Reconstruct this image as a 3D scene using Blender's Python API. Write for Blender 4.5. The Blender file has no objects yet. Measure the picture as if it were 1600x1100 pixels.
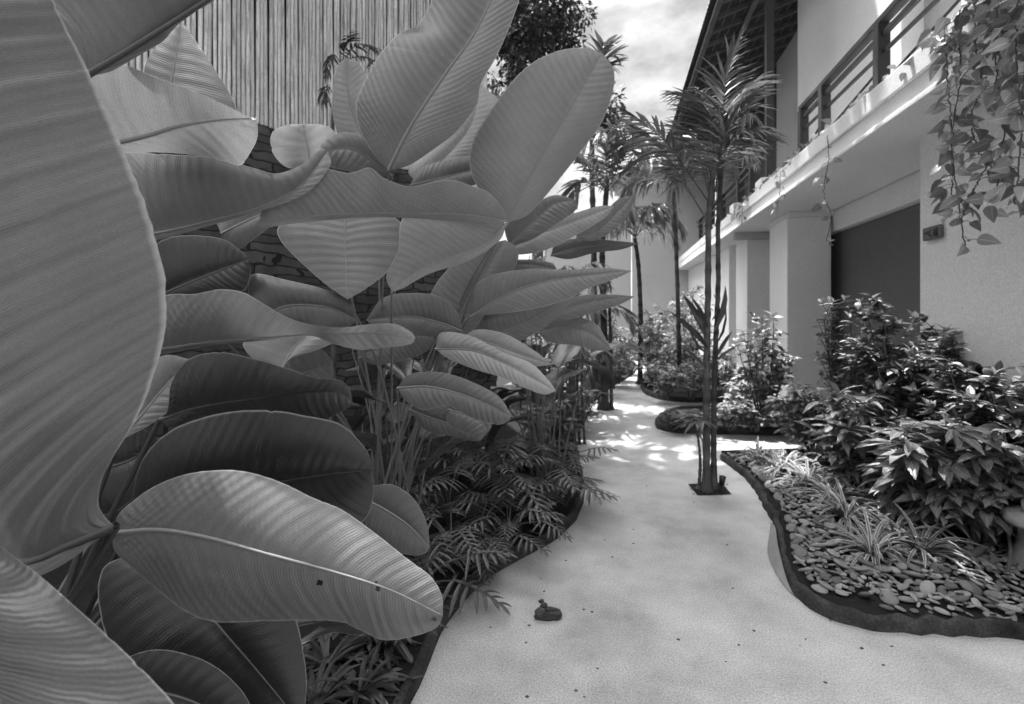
import bpy, math, random
import numpy as np
from mathutils import Vector
rng = np.random.default_rng(7); random.seed(7)
S = bpy.context.scene; COL = S.collection
R = math.radians
# ------------------------------------------------------------ camera
F = 760.0; CH = 1.3; YAW = math.atan(160/F)          # focal in photo pixels, eye height, turn left of the lane
cam_d = bpy.data.cameras.new('camera'); cam = bpy.data.objects.new('camera', cam_d); COL.objects.link(cam)
cam.location = (0, 0, CH); cam.rotation_euler = (R(90), 0, YAW)
cam_d.sensor_width = 36; cam_d.lens = 36*F/1600; cam_d.shift_y = -60/1600
cam_d.clip_start = .02; cam_d.clip_end = 500
cam_d.dof.use_dof = True; cam_d.dof.focus_distance = 1.15; cam_d.dof.aperture_fstop = 5.0
S.camera = cam
# ------------------------------------------------------------ sky and sun
SUN_EL = R(72); SUN_AZ = R(-28)      # azimuth measured from +Y towards +X
W = bpy.data.worlds.new('World'); S.world = W; W.use_nodes = True
nt = W.node_tree; nt.nodes.clear()
def N(t, **k):
    n = nt.nodes.new(t)
    for a, b in k.items(): setattr(n, a, b)
    return n
out = N('ShaderNodeOutputWorld'); bg = N('ShaderNodeBackground'); bg.inputs[1].default_value = .15
sky = N('ShaderNodeTexSky', sky_type='NISHITA', sun_disc=False); sky.sun_elevation = SUN_EL; sky.sun_rotation = SUN_AZ
bw = N('ShaderNodeRGBToBW'); nt.links.new(sky.outputs[0], bw.inputs[0])
tc = N('ShaderNodeTexCoord'); mp = N('ShaderNodeMapping'); mp.inputs['Scale'].default_value = (1, 1, 2.0)
nt.links.new(tc.outputs['Generated'], mp.inputs[0])
ns = N('ShaderNodeTexNoise'); ns.inputs['Scale'].default_value = 7; ns.inputs['Detail'].default_value = 9; ns.inputs['Roughness'].default_value = .6
nt.links.new(mp.outputs[0], ns.inputs[0])
mr = N('ShaderNodeMapRange'); mr.inputs[1].default_value = .35; mr.inputs[2].default_value = .65; mr.inputs[3].default_value = .62; mr.inputs[4].default_value = 1.25
nt.links.new(ns.outputs[0], mr.inputs[0])
sx = N('ShaderNodeSeparateXYZ'); nt.links.new(tc.outputs['Generated'], sx.inputs[0])
el = N('ShaderNodeMapRange'); el.inputs[1].default_value = .52; el.inputs[2].default_value = .82; el.inputs[3].default_value = .50; el.inputs[4].default_value = 5.2
nt.links.new(sx.outputs[2], el.inputs[0])            # sky brightened overhead to lift the light on shaded surfaces
m1 = N('ShaderNodeMath', operation='MULTIPLY'); m2 = N('ShaderNodeMath', operation='MULTIPLY')
nt.links.new(bw.outputs[0], m1.inputs[0]); nt.links.new(mr.outputs[0], m1.inputs[1])
nt.links.new(m1.outputs[0], m2.inputs[0]); nt.links.new(el.outputs[0], m2.inputs[1])
nt.links.new(m2.outputs[0], bg.inputs[0]); nt.links.new(bg.outputs[0], out.inputs[0])
sd = bpy.data.lights.new('sun', 'SUN'); sd.energy = 3.6; sd.angle = R(.6)
sun = bpy.data.objects.new('sun', sd); COL.objects.link(sun)
sv = Vector((math.sin(SUN_AZ)*math.cos(SUN_EL), math.cos(SUN_AZ)*math.cos(SUN_EL), math.sin(SUN_EL)))
sun.rotation_euler = sv.to_track_quat('Z', 'Y').to_euler()
S.view_settings.view_transform = 'Standard'; S.view_settings.look = 'None'; S.view_settings.gamma = 1
S.view_settings.exposure = 1.85
# ------------------------------------------------------------ helpers: pixels of the photograph to the place
sA, cA = math.sin(YAW), math.cos(YAW)
FW = np.array([-sA, cA, 0.]); RT = np.array([cA, sA, 0.]); UP = np.array([0, 0, 1.]); C0 = np.array([0, 0, CH])
def P(x, y, d):
    return C0 + FW*d + RT*((x-800)/F*d) + UP*((490-y)/F*d)
def G(x, y, z=0.):
    return P(x, y, (CH-z)*F/(y-490))
def nrm(v):
    v = np.asarray(v, float); return v/(np.linalg.norm(v, axis=-1, keepdims=True)+1e-12)
def crs(pts, n):
    """Catmull-Rom through pts, resampled at n even arc-length steps."""
    p = np.asarray(pts, float)
    if len(p) == 2: return p[0]+(p[1]-p[0])*np.linspace(0, 1, n)[:, None]
    q = np.vstack([2*p[0]-p[1], p, 2*p[-1]-p[-2]]); o = []
    for i in range(1, len(q)-2):
        for t in np.linspace(0, 1, 24, endpoint=False):
            a, b, c, d = q[i-1:i+3]
            o.append(.5*((2*b)+(c-a)*t+(2*a-5*b+4*c-d)*t*t+(3*b-a-3*c+d)*t**3))
    o.append(p[-1]); o = np.array(o)
    L = np.concatenate([[0], np.cumsum(np.linalg.norm(np.diff(o, axis=0), axis=1))]); L /= L[-1]
    t = np.linspace(0, 1, n)
    return np.stack([np.interp(t, L, o[:, k]) for k in range(3)], 1)
# ------------------------------------------------------------ helpers: objects
def tag(o, label=None, cat=None, group=None, kind=None):
    if label: o['label'] = label
    if cat: o['category'] = cat
    if group: o['group'] = group
    if kind: o['kind'] = kind
    return o
def thing(name, loc, label, cat, group=None):
    o = bpy.data.objects.new(name, None); COL.objects.link(o); o.location = loc; o.empty_display_size = .1
    return tag(o, label, cat, group)
def root_loc(o):
    v = np.zeros(3)
    while o is not None: v += np.array(o.location); o = o.parent
    return v
class MB:
    def __init__(s): s.v = []; s.f = []; s.uv = []; s.tone = []; s.n = 0
    def add(s, v, f, uv=None, tone=1.0):
        v = np.asarray(v, float).reshape(-1, 3); f = np.asarray(f)
        s.v.append(v); s.f.append(f+s.n); s.n += len(v)
        s.uv.append(np.zeros((len(v), 2)) if uv is None else np.asarray(uv, float))
        s.tone.append(np.full(len(v), tone) if np.isscalar(tone) else np.asarray(tone, float))
        return s
    def box(s, lo, hi):
        x0, y0, z0 = lo; x1, y1, z1 = hi
        v = [(x0,y0,z0),(x1,y0,z0),(x1,y1,z0),(x0,y1,z0),(x0,y0,z1),(x1,y0,z1),(x1,y1,z1),(x0,y1,z1)]
        return s.add(v, [(0,3,2,1),(4,5,6,7),(0,1,5,4),(1,2,6,5),(2,3,7,6),(3,0,4,7)])
    def tube(s, pts, r, sides=7, tone=1.0, cap=True):
        p = np.asarray(pts, float); n = len(p); r = np.broadcast_to(np.asarray(r, float), (n,)) if np.ndim(r) < 2 else r
        t = nrm(np.gradient(p, axis=0)); ref = np.array([0, 0, 1.]) if abs(t[0][2]) < .9 else np.array([1., 0, 0])
        a = nrm(np.cross(t, ref)); b = np.cross(t, a); ang = np.linspace(0, 2*np.pi, sides, endpoint=False)
        v = p[:, None]+r[:, None, None]*(a[:, None]*np.cos(ang)[None, :, None]+b[:, None]*np.sin(ang)[None, :, None])
        i = np.arange(n-1)[:, None]*sides; j = np.arange(sides); k = (j+1) % sides
        f = np.stack([i+j, i+k, i+sides+k, i+sides+j], -1).reshape(-1, 4)
        uv = np.stack(np.broadcast_arrays(ang[None]/6.283, np.linspace(0, 1, n)[:, None]), -1).reshape(-1, 2)
        s.add(v, f, uv, tone)
        if cap:
            for row, q in ((0, p[0]), (n-1, p[-1])):
                s.add(np.vstack([v[row], q]), [(a_, (a_+1) % sides, sides, sides) for a_ in range(sides)], tone=tone)
        return s
    def sheet(s, v, uv=None, tone=1.0):
        """v: rows x cols x 3"""
        v = np.asarray(v, float); r, c = v.shape[:2]
        i = (np.arange(r-1)[:, None]*c+np.arange(c-1)).reshape(-1)
        return s.add(v.reshape(-1, 3), np.stack([i, i+1, i+c+1, i+c], 1), None if uv is None else uv.reshape(-1, 2), tone)
    def inst(s, tv, tf, pos, X, Y, Z, tuv=None, tone=None):
        """copies of template (local x,y,z) at pos with axes X,Y,Z (already scaled)"""
        n = len(pos); k = len(tv)
        v = pos[:, None]+tv[None, :, 0, None]*X[:, None]+tv[None, :, 1, None]*Y[:, None]+tv[None, :, 2, None]*Z[:, None]
        f = (tf[None]+np.arange(n)[:, None, None]*k).reshape(-1, tf.shape[1])
        t = np.ones(n) if tone is None else tone
        return s.add(v.reshape(-1, 3), f, None if tuv is None else np.tile(tuv, (n, 1)), np.repeat(t, k))
    def build(s, name, m, parent=None, smooth=True):
        v = np.vstack(s.v); me = bpy.data.meshes.new(name)
        if parent is not None: v = v-root_loc(parent)
        fl = [tuple(dict.fromkeys(map(int, q))) for a in s.f for q in a]
        me.from_pydata(v.tolist(), [], fl)
        uv = np.vstack(s.uv); li = np.zeros(len(me.loops), dtype=np.int32); me.loops.foreach_get('vertex_index', li)
        me.uv_layers.new(name='UVMap').data.foreach_set('uv', uv[li].astype(np.float32).ravel())
        at = me.attributes.new('tone', 'FLOAT', 'POINT'); at.data.foreach_set('value', np.concatenate(s.tone).astype(np.float32))
        if smooth: me.polygons.foreach_set('use_smooth', [True]*len(me.polygons))
        me.materials.append(m); me.update()
        o = bpy.data.objects.new(name, me); COL.objects.link(o); o.parent = parent
        return o
def bevel(o, w=.01, seg=2):
    md = o.modifiers.new('b', 'BEVEL'); md.width = w; md.segments = seg; md.limit_method = 'ANGLE'
    for p in o.data.polygons: p.use_smooth = False
    return o
def copy_thing(root, loc, label=None):
    r = root.copy(); COL.objects.link(r); r.location = loc
    if label: r['label'] = label
    for ch in root.children:
        c = ch.copy(); COL.objects.link(c); c.parent = r
    return r
# ------------------------------------------------------------ materials (the photograph is black and white: all greys)
def mat(name, base=.3, rough=.7, var=.3, scale=6, bump=.3, bscale=60, detail=6, spec=.4, stain=0, trans=0, kind=None, metal=0, grain=0, grain_s=130):
    m = bpy.data.materials.new(name); m.use_nodes = True; t = m.node_tree; n = t.nodes; l = t.links
    b = n['Principled BSDF']; b.inputs['Roughness'].default_value = rough; b.inputs['Specular IOR Level'].default_value = spec
    b.inputs['Metallic'].default_value = metal
    def nd(ty, **k):
        q = n.new(ty)
        for a, c in k.items(): setattr(q, a, c)
        return q
    def M(op, x, y=None, clamp=False):
        q = nd('ShaderNodeMath', operation=op); q.use_clamp = clamp
        for i, z in enumerate((x, y)):
            if z is None: continue
            if isinstance(z, (int, float)): q.inputs[i].default_value = z
            else: l.new(z, q.inputs[i])
        return q.outputs[0]
    def noise(sc, de=6, ro=.6, vec=None):
        q = nd('ShaderNodeTexNoise'); q.inputs['Scale'].default_value = sc; q.inputs['Detail'].default_value = de; q.inputs['Roughness'].default_value = ro
        l.new(vec if vec is not None else geo, q.inputs[0]); return q.outputs[0]
    geo = nd('ShaderNodeTexCoord').outputs['Object']
    n1 = noise(scale, detail)
    col = M('MULTIPLY', base, M('ADD', 1-var, M('MULTIPLY', n1, 2*var)))
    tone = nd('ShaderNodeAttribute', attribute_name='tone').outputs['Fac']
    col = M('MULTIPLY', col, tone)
    hgt = noise(bscale, 5)
    if grain:                                           # fine sandy speckle
        gs = grain_s; k = nd('ShaderNodeMapRange'); k.inputs[1].default_value = .32; k.inputs[2].default_value = .68; k.inputs[3].default_value = 1-grain; k.inputs[4].default_value = 1+grain
        l.new(noise(gs, 2, .7), k.inputs[0]); col = M('MULTIPLY', col, k.outputs[0])
    if stain:                                           # weathering with shapes of its own
        s2 = noise(scale*.35, 8, .65)
        k = nd('ShaderNodeMapRange'); k.inputs[1].default_value = .5; k.inputs[2].default_value = .68; k.inputs[3].default_value = 1; k.inputs[4].default_value = 1-stain
        l.new(s2, k.inputs[0]); col = M('MULTIPLY', col, k.outputs[0])
    uv = nd('ShaderNodeUVMap').outputs[0]; sx = nd('ShaderNodeSeparateXYZ'); l.new(uv, sx.inputs[0]); u, v = sx.outputs[0], sx.outputs[1]
    if kind == 'blade':                                 # large ribbed blade: fine side veins, pale margin, specks
        au = M('ABSOLUTE', u)
        vd = M('ADD', v, M('MULTIPLY', noise(22, 4), .010))
        fine = M('SINE', M('MULTIPLY', vd, 1300.)); mid = M('SINE', M('MULTIPLY', vd, 260.))
        wob = noise(14, 3)
        col = M('MULTIPLY', col, M('ADD', 1, M('MULTIPLY', M('ADD', M('MULTIPLY', fine, .035), M('MULTIPLY', M('MULTIPLY', mid, wob), .07)), 1)))
        rim = nd('ShaderNodeMapRange'); rim.inputs[1].default_value = .975; rim.inputs[2].default_value = .995; l.new(au, rim.inputs[0])
        col = M('ADD', col, M('MULTIPLY', rim.outputs[0], .18))
        vo = nd('ShaderNodeTexVoronoi'); vo.inputs['Scale'].default_value = 16; l.new(geo, vo.inputs[0])
        sp = nd('ShaderNodeMapRange'); sp.inputs[1].default_value = .055; sp.inputs[2].default_value = .035; sp.inputs[3].default_value = 0; sp.inputs[4].default_value = 1
        l.new(vo.outputs['Distance'], sp.inputs[0])
        gate = M('GREATER_THAN', noise(3.1, 2), .57)
        col = M('ADD', col, M('MULTIPLY', M('MULTIPLY', sp.outputs[0], gate), .12))
        hgt = M('ADD', M('ADD', M('MULTIPLY', fine, .22), M('MULTIPLY', mid, .5)), M('MULTIPLY', noise(220, 3), .6))
    if kind == 'strap':                                 # variegated strap: pale margins
        au = M('ABSOLUTE', u); e = nd('ShaderNodeMapRange'); e.inputs[1].default_value = .35; e.inputs[2].default_value = .6; l.new(au, e.inputs[0])
        col = M('MULTIPLY', col, M('ADD', .6, M('MULTIPLY', e.outputs[0], 1.7)))
    if kind == 'small':
        au = M('ABSOLUTE', u); e = nd('ShaderNodeMapRange'); e.inputs[1].default_value = .12; e.inputs[2].default_value = .03; e.inputs[3].default_value = 0; e.inputs[4].default_value = .8
        l.new(au, e.inputs[0]); col = M('MULTIPLY', col, M('ADD', 1, e.outputs[0]))
        hgt = M('SINE', M('MULTIPLY', M('SUBTRACT', v, M('MULTIPLY', au, .3)), 55.))
    if kind == 'bamboo':
        z = nd('ShaderNodeSeparateXYZ'); l.new(geo, z.inputs[0])
        g = noise(9, 5, .6); st = nd('ShaderNodeMapping'); st.inputs['Scale'].default_value = (9, 9, .7); l.new(geo, st.inputs[0])
        g = noise(6, 6, .6, st.outputs[0]); k = nd('ShaderNodeMapRange'); k.inputs[1].default_value = .45; k.inputs[2].default_value = .7; k.inputs[3].default_value = 1; k.inputs[4].default_value = .45
        l.new(g, k.inputs[0]); col = M('MULTIPLY', col, k.outputs[0])
    if kind == 'stone':
        br = nd('ShaderNodeTexBrick'); br.inputs['Scale'].default_value = 3.2; br.inputs['Mortar Size'].default_value = .02
        br.inputs['Color1'].default_value = (1, 1, 1, 1); br.inputs['Color2'].default_value = (.55, .55, .55, 1); br.inputs['Mortar'].default_value = (.25, .25, .25, 1)
        mp = nd('ShaderNodeMapping'); mp.inputs['Rotation'].default_value = (R(90), 0, 0); l.new(geo, mp.inputs[0]); 
        dn = nd('ShaderNodeTexNoise'); dn.inputs['Scale'].default_value = 3.5; l.new(geo, dn.inputs[0]); dv = nd('ShaderNodeVectorMath', operation='MULTIPLY_ADD'); dv.inputs[1].default_value = (.14, .14, .14)
        l.new(dn.outputs['Color'], dv.inputs[0]); l.new(mp.outputs[0], dv.inputs[2]); l.new(dv.outputs[0], br.inputs[0])
        q = nd('ShaderNodeRGBToBW'); l.new(br.outputs[0], q.inputs[0]); col = M('MULTIPLY', col, q.outputs[0]); hgt = M('ADD', M('MULTIPLY', q.outputs[0], 1.5), noise(30, 6))
    cc = nd('ShaderNodeCombineColor')
    for i in range(3): l.new(col, cc.inputs[i])
    l.new(cc.outputs[0], b.inputs['Base Color'])
    if bump:
        bp = nd('ShaderNodeBump'); bp.inputs['Strength'].default_value = bump; bp.inputs['Distance'].default_value = .002 if kind in ('blade', 'small') else .006
        l.new(hgt, bp.inputs['Height']); l.new(bp.outputs[0], b.inputs['Normal'])
    if trans:
        tr = nd('ShaderNodeBsdfTranslucent'); mx = nd('ShaderNodeMixShader'); mx.inputs[0].default_value = trans
        l.new(cc.outputs[0], tr.inputs[0]); l.new(b.outputs[0], mx.inputs[1]); l.new(tr.outputs[0], mx.inputs[2])
        l.new(mx.outputs[0], n['Material Output'].inputs[0])
    return m
M_path = mat('polished_concrete', .42, .7, .6, 2.6, .2, 140, 12, .25, stain=.35, grain=.3, grain_s=150)
M_soil = mat('dark_soil', .018, .95, .5, 25, 1, 90, spec=.1)
M_ground = mat('ground_earth', .05, .95, .4, 8, 1, 60, spec=.1)
M_kerb = mat('mossy_kerb', .05, .9, .9, 12, 1, 60, spec=.15, stain=.6, grain=.35, grain_s=110)
M_patch = mat('worn_plaster', .30, .85, .35, 9, .5, 80, spec=.2)
M_plaster = mat('painted_plaster', .80, .85, .10, 1.3, .25, 120, spec=.15, stain=.09, grain=.13, grain_s=90)
M_plaster_grey = mat('grey_plaster', .45, .85, .1, 1.5, .22, 120, spec=.15, stain=.1, grain=.13, grain_s=70)
M_door = mat('dark_recess_grey', .14, .8, .15, 2, .15, 120, spec=.15, grain=.2, grain_s=80)  # darker grey than the other walls
M_wood = mat('dark_stained_timber', .035, .6, .5, 10, .3, 90)
M_rafter = mat('weathered_rafter', .10, .8, .5, 10, .3, 90, spec=.2)
M_board = mat('dark_roof_boards', .04, .85, .4, 10, .3, 90, spec=.2)
M_tile = mat('clay_tile', .17, .85, .4, 7, .5, 60)
M_bamboo = mat('split_bamboo', .8, .6, .25, 30, .4, 120, kind='bamboo')
M_stone = mat('old_stone_wall', .10, .9, .5, 7, 1, 50, kind='stone', spec=.15)
M_blade = mat('waxy_leaf_blade', .13, .36, .45, 5, .35, 100, trans=.14, kind='blade', spec=.6, grain=.13, grain_s=420)
M_rib = mat('pale_midrib', .19, .5, .15, 20, .1, 100)
M_stalk = mat('leaf_stalk', .085, .5, .25, 12, .2, 100)
M_leaf = mat('glossy_shrub_leaf', .17, .33, .25, 12, .4, 100, trans=.18, kind='small', spec=.6)
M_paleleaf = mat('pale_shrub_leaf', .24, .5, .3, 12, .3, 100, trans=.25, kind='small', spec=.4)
M_darkleaf = mat('dark_tree_leaf', .045, .6, .3, 5, .1, 100, trans=.12, spec=.3)
M_frond = mat('palm_leaflet', .15, .45, .3, 7, .2, 100, trans=.2, spec=.5)
M_strap = mat('striped_strap_leaf', .17, .5, .2, 20, .1, 100, trans=.15, kind='strap')
M_lobed = mat('lobed_leaf', .065, .4, .3, 15, .3, 100, trans=.15, spec=.5)
M_trunk = mat('palm_trunk', .09, .8, .45, 14, .7, 80, spec=.25)
M_twig = mat('woody_stem', .09, .85, .4, 20, .6, 90)
M_pebble = mat('river_pebble', .215, .8, .4, 14, .5, 120, spec=.25, grain=.25, grain_s=160)
M_plaque = mat('carved_plaque_stone', .13, .7, .3, 30, .5, 120)
M_boulder = mat('weathered_rock', .30, .85, .45, 9, .8, 60)
M_metal = mat('dark_metal', .05, .4, .2, 20, .1, 100, metal=.6)
M_seed = mat('dried_fruit_husk', .045, .8, .5, 40, .9, 160)
M_sheet = mat('side_plants_mass', .05, .8, .5, 40, .9, 160)
# ------------------------------------------------------------ ground, path, beds
def poly_sheet(name, pts, z, m, kind='structure'):
    mb = MB(); v = [(p[0], p[1], z) for p in pts]
    mb.add(v, [tuple(range(len(v)))]); o = mb.build(name, m, smooth=False)
    import bmesh
    b = bmesh.new(); b.from_mesh(o.data); bmesh.ops.triangulate(b, faces=b.faces)
    b.normal_update()
    for f in b.faces:
        if f.normal.z < 0: f.normal_flip()
    b.to_mesh(o.data); b.free()
    return tag(o, kind=kind)
poly_sheet('ground', [(-120, -60), (120, -60), (120, 200), (-120, 200)], -.012, M_ground)
poly_sheet('path', [(-7, -4), (2.9, -4), (2.9, 19), (-7, 19)], 0, M_path)
BEDZ = .05
def kerb(name, pix, label, h=.05, w=.03, world=None, n=160):
    c = crs(world if world is not None else [G(x, y) for x, y in pix], n); c[:, 2] = 0
    t = nrm(np.gradient(c, axis=0)); s = np.stack([-t[:, 1], t[:, 0], 0*t[:, 0]], 1)     # points to the left of the run
    wob = np.interp(np.arange(n), np.arange(0, n, 2), rng.normal(0, .006, len(np.arange(0, n, 2))))
    prof = [(0, -.02), (.003, h*.75), (.012, h), (w, h+.004), (w+.008, h*.7), (w+.01, -.02)]
    rows = np.stack([c+s*(a+wob[:, None])+UP*(b+ (wob[:, None] if b > 0 else 0)) for a, b in prof], 1)
    mb = MB().sheet(rows); o = mb.build(name, M_kerb); o.data.flip_normals()
    return tag(o, label, 'kerb'), c, s
LEFT = [(470,1500), (580,1230), (640,1100), (665,1050), (690,995), (720,945), (770,900), (830,865), (880,835), (905,800), (912,760), (905,720), (898,690), (902,660), (925,632), (955,606), (985,588), (1000,574)]
k1, cl, sl = kerb('bed_kerb', LEFT, 'dark mossy kerb curving along the left side of the path under the big leaves', h=.06)
inner = cl+sl*.03
poly_sheet('planting_bed', list(inner)+[(-.2, 19), (-7.5, 19), (-7.5, -3), (inner[0][0]-.2, -3)], BEDZ, M_soil)
RIGHTC = [(2600,1150), (1750,1015), (1600,1000), (1480,993), (1370,985), (1290,965), (1240,930), (1218,880), (1210,830), (1190,785), (1160,745), (1125,718)]
k2, cr_, sr_ = kerb('bed_kerb', RIGHTC[::-1], 'dark kerb curving round the pebble bed on the right of the path', h=.058)
far = G(1125, 716); fy = far[1]
inner = cr_+sr_*.03
poly_sheet('planting_bed', list(inner)+[(2.34, inner[-1][1]), (2.34, fy+.35), (far[0]+.25, fy+.08)], BEDZ-.005, M_soil)
k2b, *_ = kerb('bed_kerb', None, 'low straight kerb at the far end of the pebble bed by the side walk', h=.07, world=[np.array([2.3, fy+.38, 0]), np.array([1.5, fy+.2, 0]), far+np.array([.02, .03, 0])], n=30)
# the plaster left bare on the kerb's face: a crescent
seg = [i for i in range(len(cr_)) if 815 < 490+F*CH/max(.1, (cr_[i]-C0)@FW) < 935]
mb = MB(); rows = []
for j, i in enumerate(seg):
    a = math.sin(math.pi*j/(len(seg)-1))
    rows.append([cr_[i]-sr_[i]*(.004+.045*a)+UP*.006, cr_[i]-sr_[i]*(.004+.022*a)+UP*(.006+.045*a), cr_[i]-sr_[i]*.004+UP*(.006+.075*a)])
pt = mb.sheet(rows).build('plaster_patch', M_patch, k2)
# island bed in front of the columns, with the narrow kerb line, and the bed behind it
ISL = [(1300,683), (1230,681), (1090,678), (1040,674), (1024,664), (1036,650), (1056,642), (1110,640)]
wi = [G(x, y) for x, y in ISL]
k3, ci, si = kerb('bed_kerb', None, 'dark kerb round the pointed island bed behind the slender palm', h=.07, w=.05, world=wi[::-1])
poly_sheet('planting_bed', [tuple(c+s*.03) for c, s in zip(ci, si)]+[(2.34, wi[0][1]), (2.34, wi[-1][1])], BEDZ-.01, M_soil)
B2 = [(1300,628), (1130,629), (1060,628), (1022,622), (1003,611), (1002,596), (1008,585), (1016,578)]
w2 = [G(x, y) for x, y in B2]
k4, c4, s4 = kerb('bed_kerb', None, 'far dark kerb round the sunlit bed of pale shrubs', h=.07, w=.05, world=w2[::-1])
poly_sheet('planting_bed', [tuple(c+s*.03) for c, s in zip(c4, s4)]+[(2.34, w2[0][1]), (2.34, 17), (w2[-1][0], 17)], BEDZ-.01, M_soil)
# ------------------------------------------------------------ two-storey house on the right
villa = thing('villa', (2.8, 6, 0), 'white plastered two-storey house with timber balcony and tiled eaves on the right', 'house')
mb = MB()
mb.box((2.34, -3, -.02), (3.2, 4.39, 2.68))                # near wall
mb.box((2.29, 10.65, -.02), (3.2, 17.5, 2.68))             # far wall
mb.box((2.95, 7.99, -.02), (3.2, 10.65, 2.68))             # wall behind the columns
mb.box((2.86, 4.395, 2.40), (3.2, 7.985, 2.676))           # lintel over the opening
mb.box((2.83, -3, 3.0), (3.3, 4.75, 7.4)); mb.box((2.83, 5.6, 3.0), (3.3, 8.45, 6.46)); mb.box((2.832, 4.755, 5.3), (3.3, 5.595, 7.4))
bevel(mb.build('wall', M_plaster, villa), .012)
mb = MB(); mb.box((2.96, 4.4, -.02), (3.19, 7.98, 2.395)); bevel(mb.build('recessed_wall', M_door, villa), .005)
mb = MB(); mb.box((3.02, 4.76, 3.0), (3.2, 5.59, 5.29)); bevel(mb.build('balcony_door', M_plaster_grey, villa), .005)
mb = MB(); mb.box((3.32, 8.46, 3.0), (3.5, 11.1, 6.55)); bevel(mb.build('wall', M_plaster_grey, villa), .005)
mb = MB(); mb.box((3.36, 11.12, 3.0), (3.5, 17.5, 6.55)); bevel(mb.build('wall', M_wood, villa), .005)
for y0, y1 in ((7.22, 7.98), (9.25, 10.05)):
    mb = MB(); mb.box((2.29, y0, -.02), (2.83, y1, 2.60)); mb.box((2.292, y0+.003, 2.602), (2.945, y1-.003, 2.677)); bevel(mb.build('column', M_plaster, villa), .012)
mb = MB()                                                   # balcony slab with a raised planter edge
mb.box((1.93, -3, 2.68), (3.31, 17.5, 2.72)); mb.box((1.955, -3, 2.722), (3.315, 17.5, 2.86))
mb.box((1.935, -3, 2.862), (2.3, 8.55, 3.02)); mb.box((1.945, 8.9, 2.862), (2.3, 17.5, 3.02)); mb.box((2.302, -3, 2.862), (3.31, 17.5, 2.93))
bevel(mb.build('balcony_slab', M_plaster, villa), .008)
mb = MB(); mb.box((2.0, 8.86, 2.56), (2.94, 8.96, 2.676)); bevel(mb.build('downstand', M_plaster_grey, villa), .005)
for y in (7.35, 8.95):
    mb = MB(); mb.box((2.0, y, 3.022), (2.28, y+.3, 3.2)); bevel(mb.build('post_plinth', M_plaster, villa), .01)
def railing(y0, posts, y1, x=2.13, zt=3.70):
    mb = MB(); mb.box((x-.04, y0, zt-.05), (x+.04, y1, zt)); mb.box((x-.02, y0, zt-.16), (x+.02, y1, zt-.12))
    mb.box((x-.018, y0, 3.1), (x+.018, y1, 3.14))
    ps = sorted(posts)
    for a, b in zip(ps[:-1], ps[1:]):                       # lower bars between the posts
        mb.tube([(x, a+.03, 3.30), (x, b-.03, 3.16)], .014, 4)
        mb.box((x-.012, a+.04, 3.40), (x+.012, b-.04, 3.43))
    r = bevel(mb.build('railing', M_wood, villa), .004)
    for p in ps:
        m2_ = MB(); m2_.box((x-.045, p-.045, 3.02), (x+.045, p+.045, zt-.052)); bevel(m2_.build('post', M_wood, r), .005)
railing(-1, [1.2, 2.3, 3.4, 4.5, 5.6, 6.18], 6.22)
railing(7.55, [8.3, 9.1, 10.4, 11.7, 13.0], 13.4)
for y in (7.5, 9.1, 11.6):
    mb = MB(); mb.box((2.1, y-.05, 3.205), (2.2, y+.05, 6.13)); bevel(mb.build('timber_post', M_wood, villa), .006)
# roof: boards, rafters, purlins and tiles
SL = math.tan(R(17)); EX, EZ = 1.5, 6.05; Y0, Y1 = 6.6, 18.0
def rz(x, off=0): return EZ+(x-EX)*SL+off
mb = MB(); mb.add([(EX,Y0,rz(EX,.06)),(4.4,Y0,rz(4.4,.06)),(4.4,Y1,rz(4.4,.06)),(EX,Y1,rz(EX,.06))], [(0,1,2,3)])
roof = mb.build('roof', M_board, villa, smooth=False); roof.modifiers.new('s', 'SOLIDIFY').thickness = .02
mb = MB()
for y in np.arange(Y0+.1, Y1, .42):
    x0, x1 = EX+.04, 4.3
    v = [(x, y+dy, rz(x, o)) for x in (x0, x1) for dy in (-.03, .03) for o in (-.03, .045)]
    mb.add(v, [(0,1,3,2),(4,6,7,5),(0,4,5,1),(2,3,7,6),(0,2,6,4),(1,5,7,3)])
for x in np.arange(EX+.12, 4.3, .16):                        # battens along the eave
    mb.box((x-.012, Y0, rz(x, .030)), (x+.012, Y1, rz(x, .052)))
for x in (EX+.05, 2.15): mb.box((x-.04, Y0, rz(x, -.10)), (x+.04, Y1, rz(x, -.032)))
bevel(mb.build('rafter_frame', M_rafter, roof), .003)
mb = MB(); tp = .11                                         # wavy tile courses
ys = np.arange(Y0, Y1, tp/6); nx = 16
for k in range(nx):
    xa = EX-.06+k*.22; rows = []
    for x, o in ((xa, .075), (xa, .105), (xa+.24, .095)):
        rows.append([(x, y, rz(x, o)+.03*abs(math.sin(math.pi*y/tp))) for y in ys])
    mb.sheet(rows)
mb.build('tile_courses', M_tile, roof)
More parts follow.
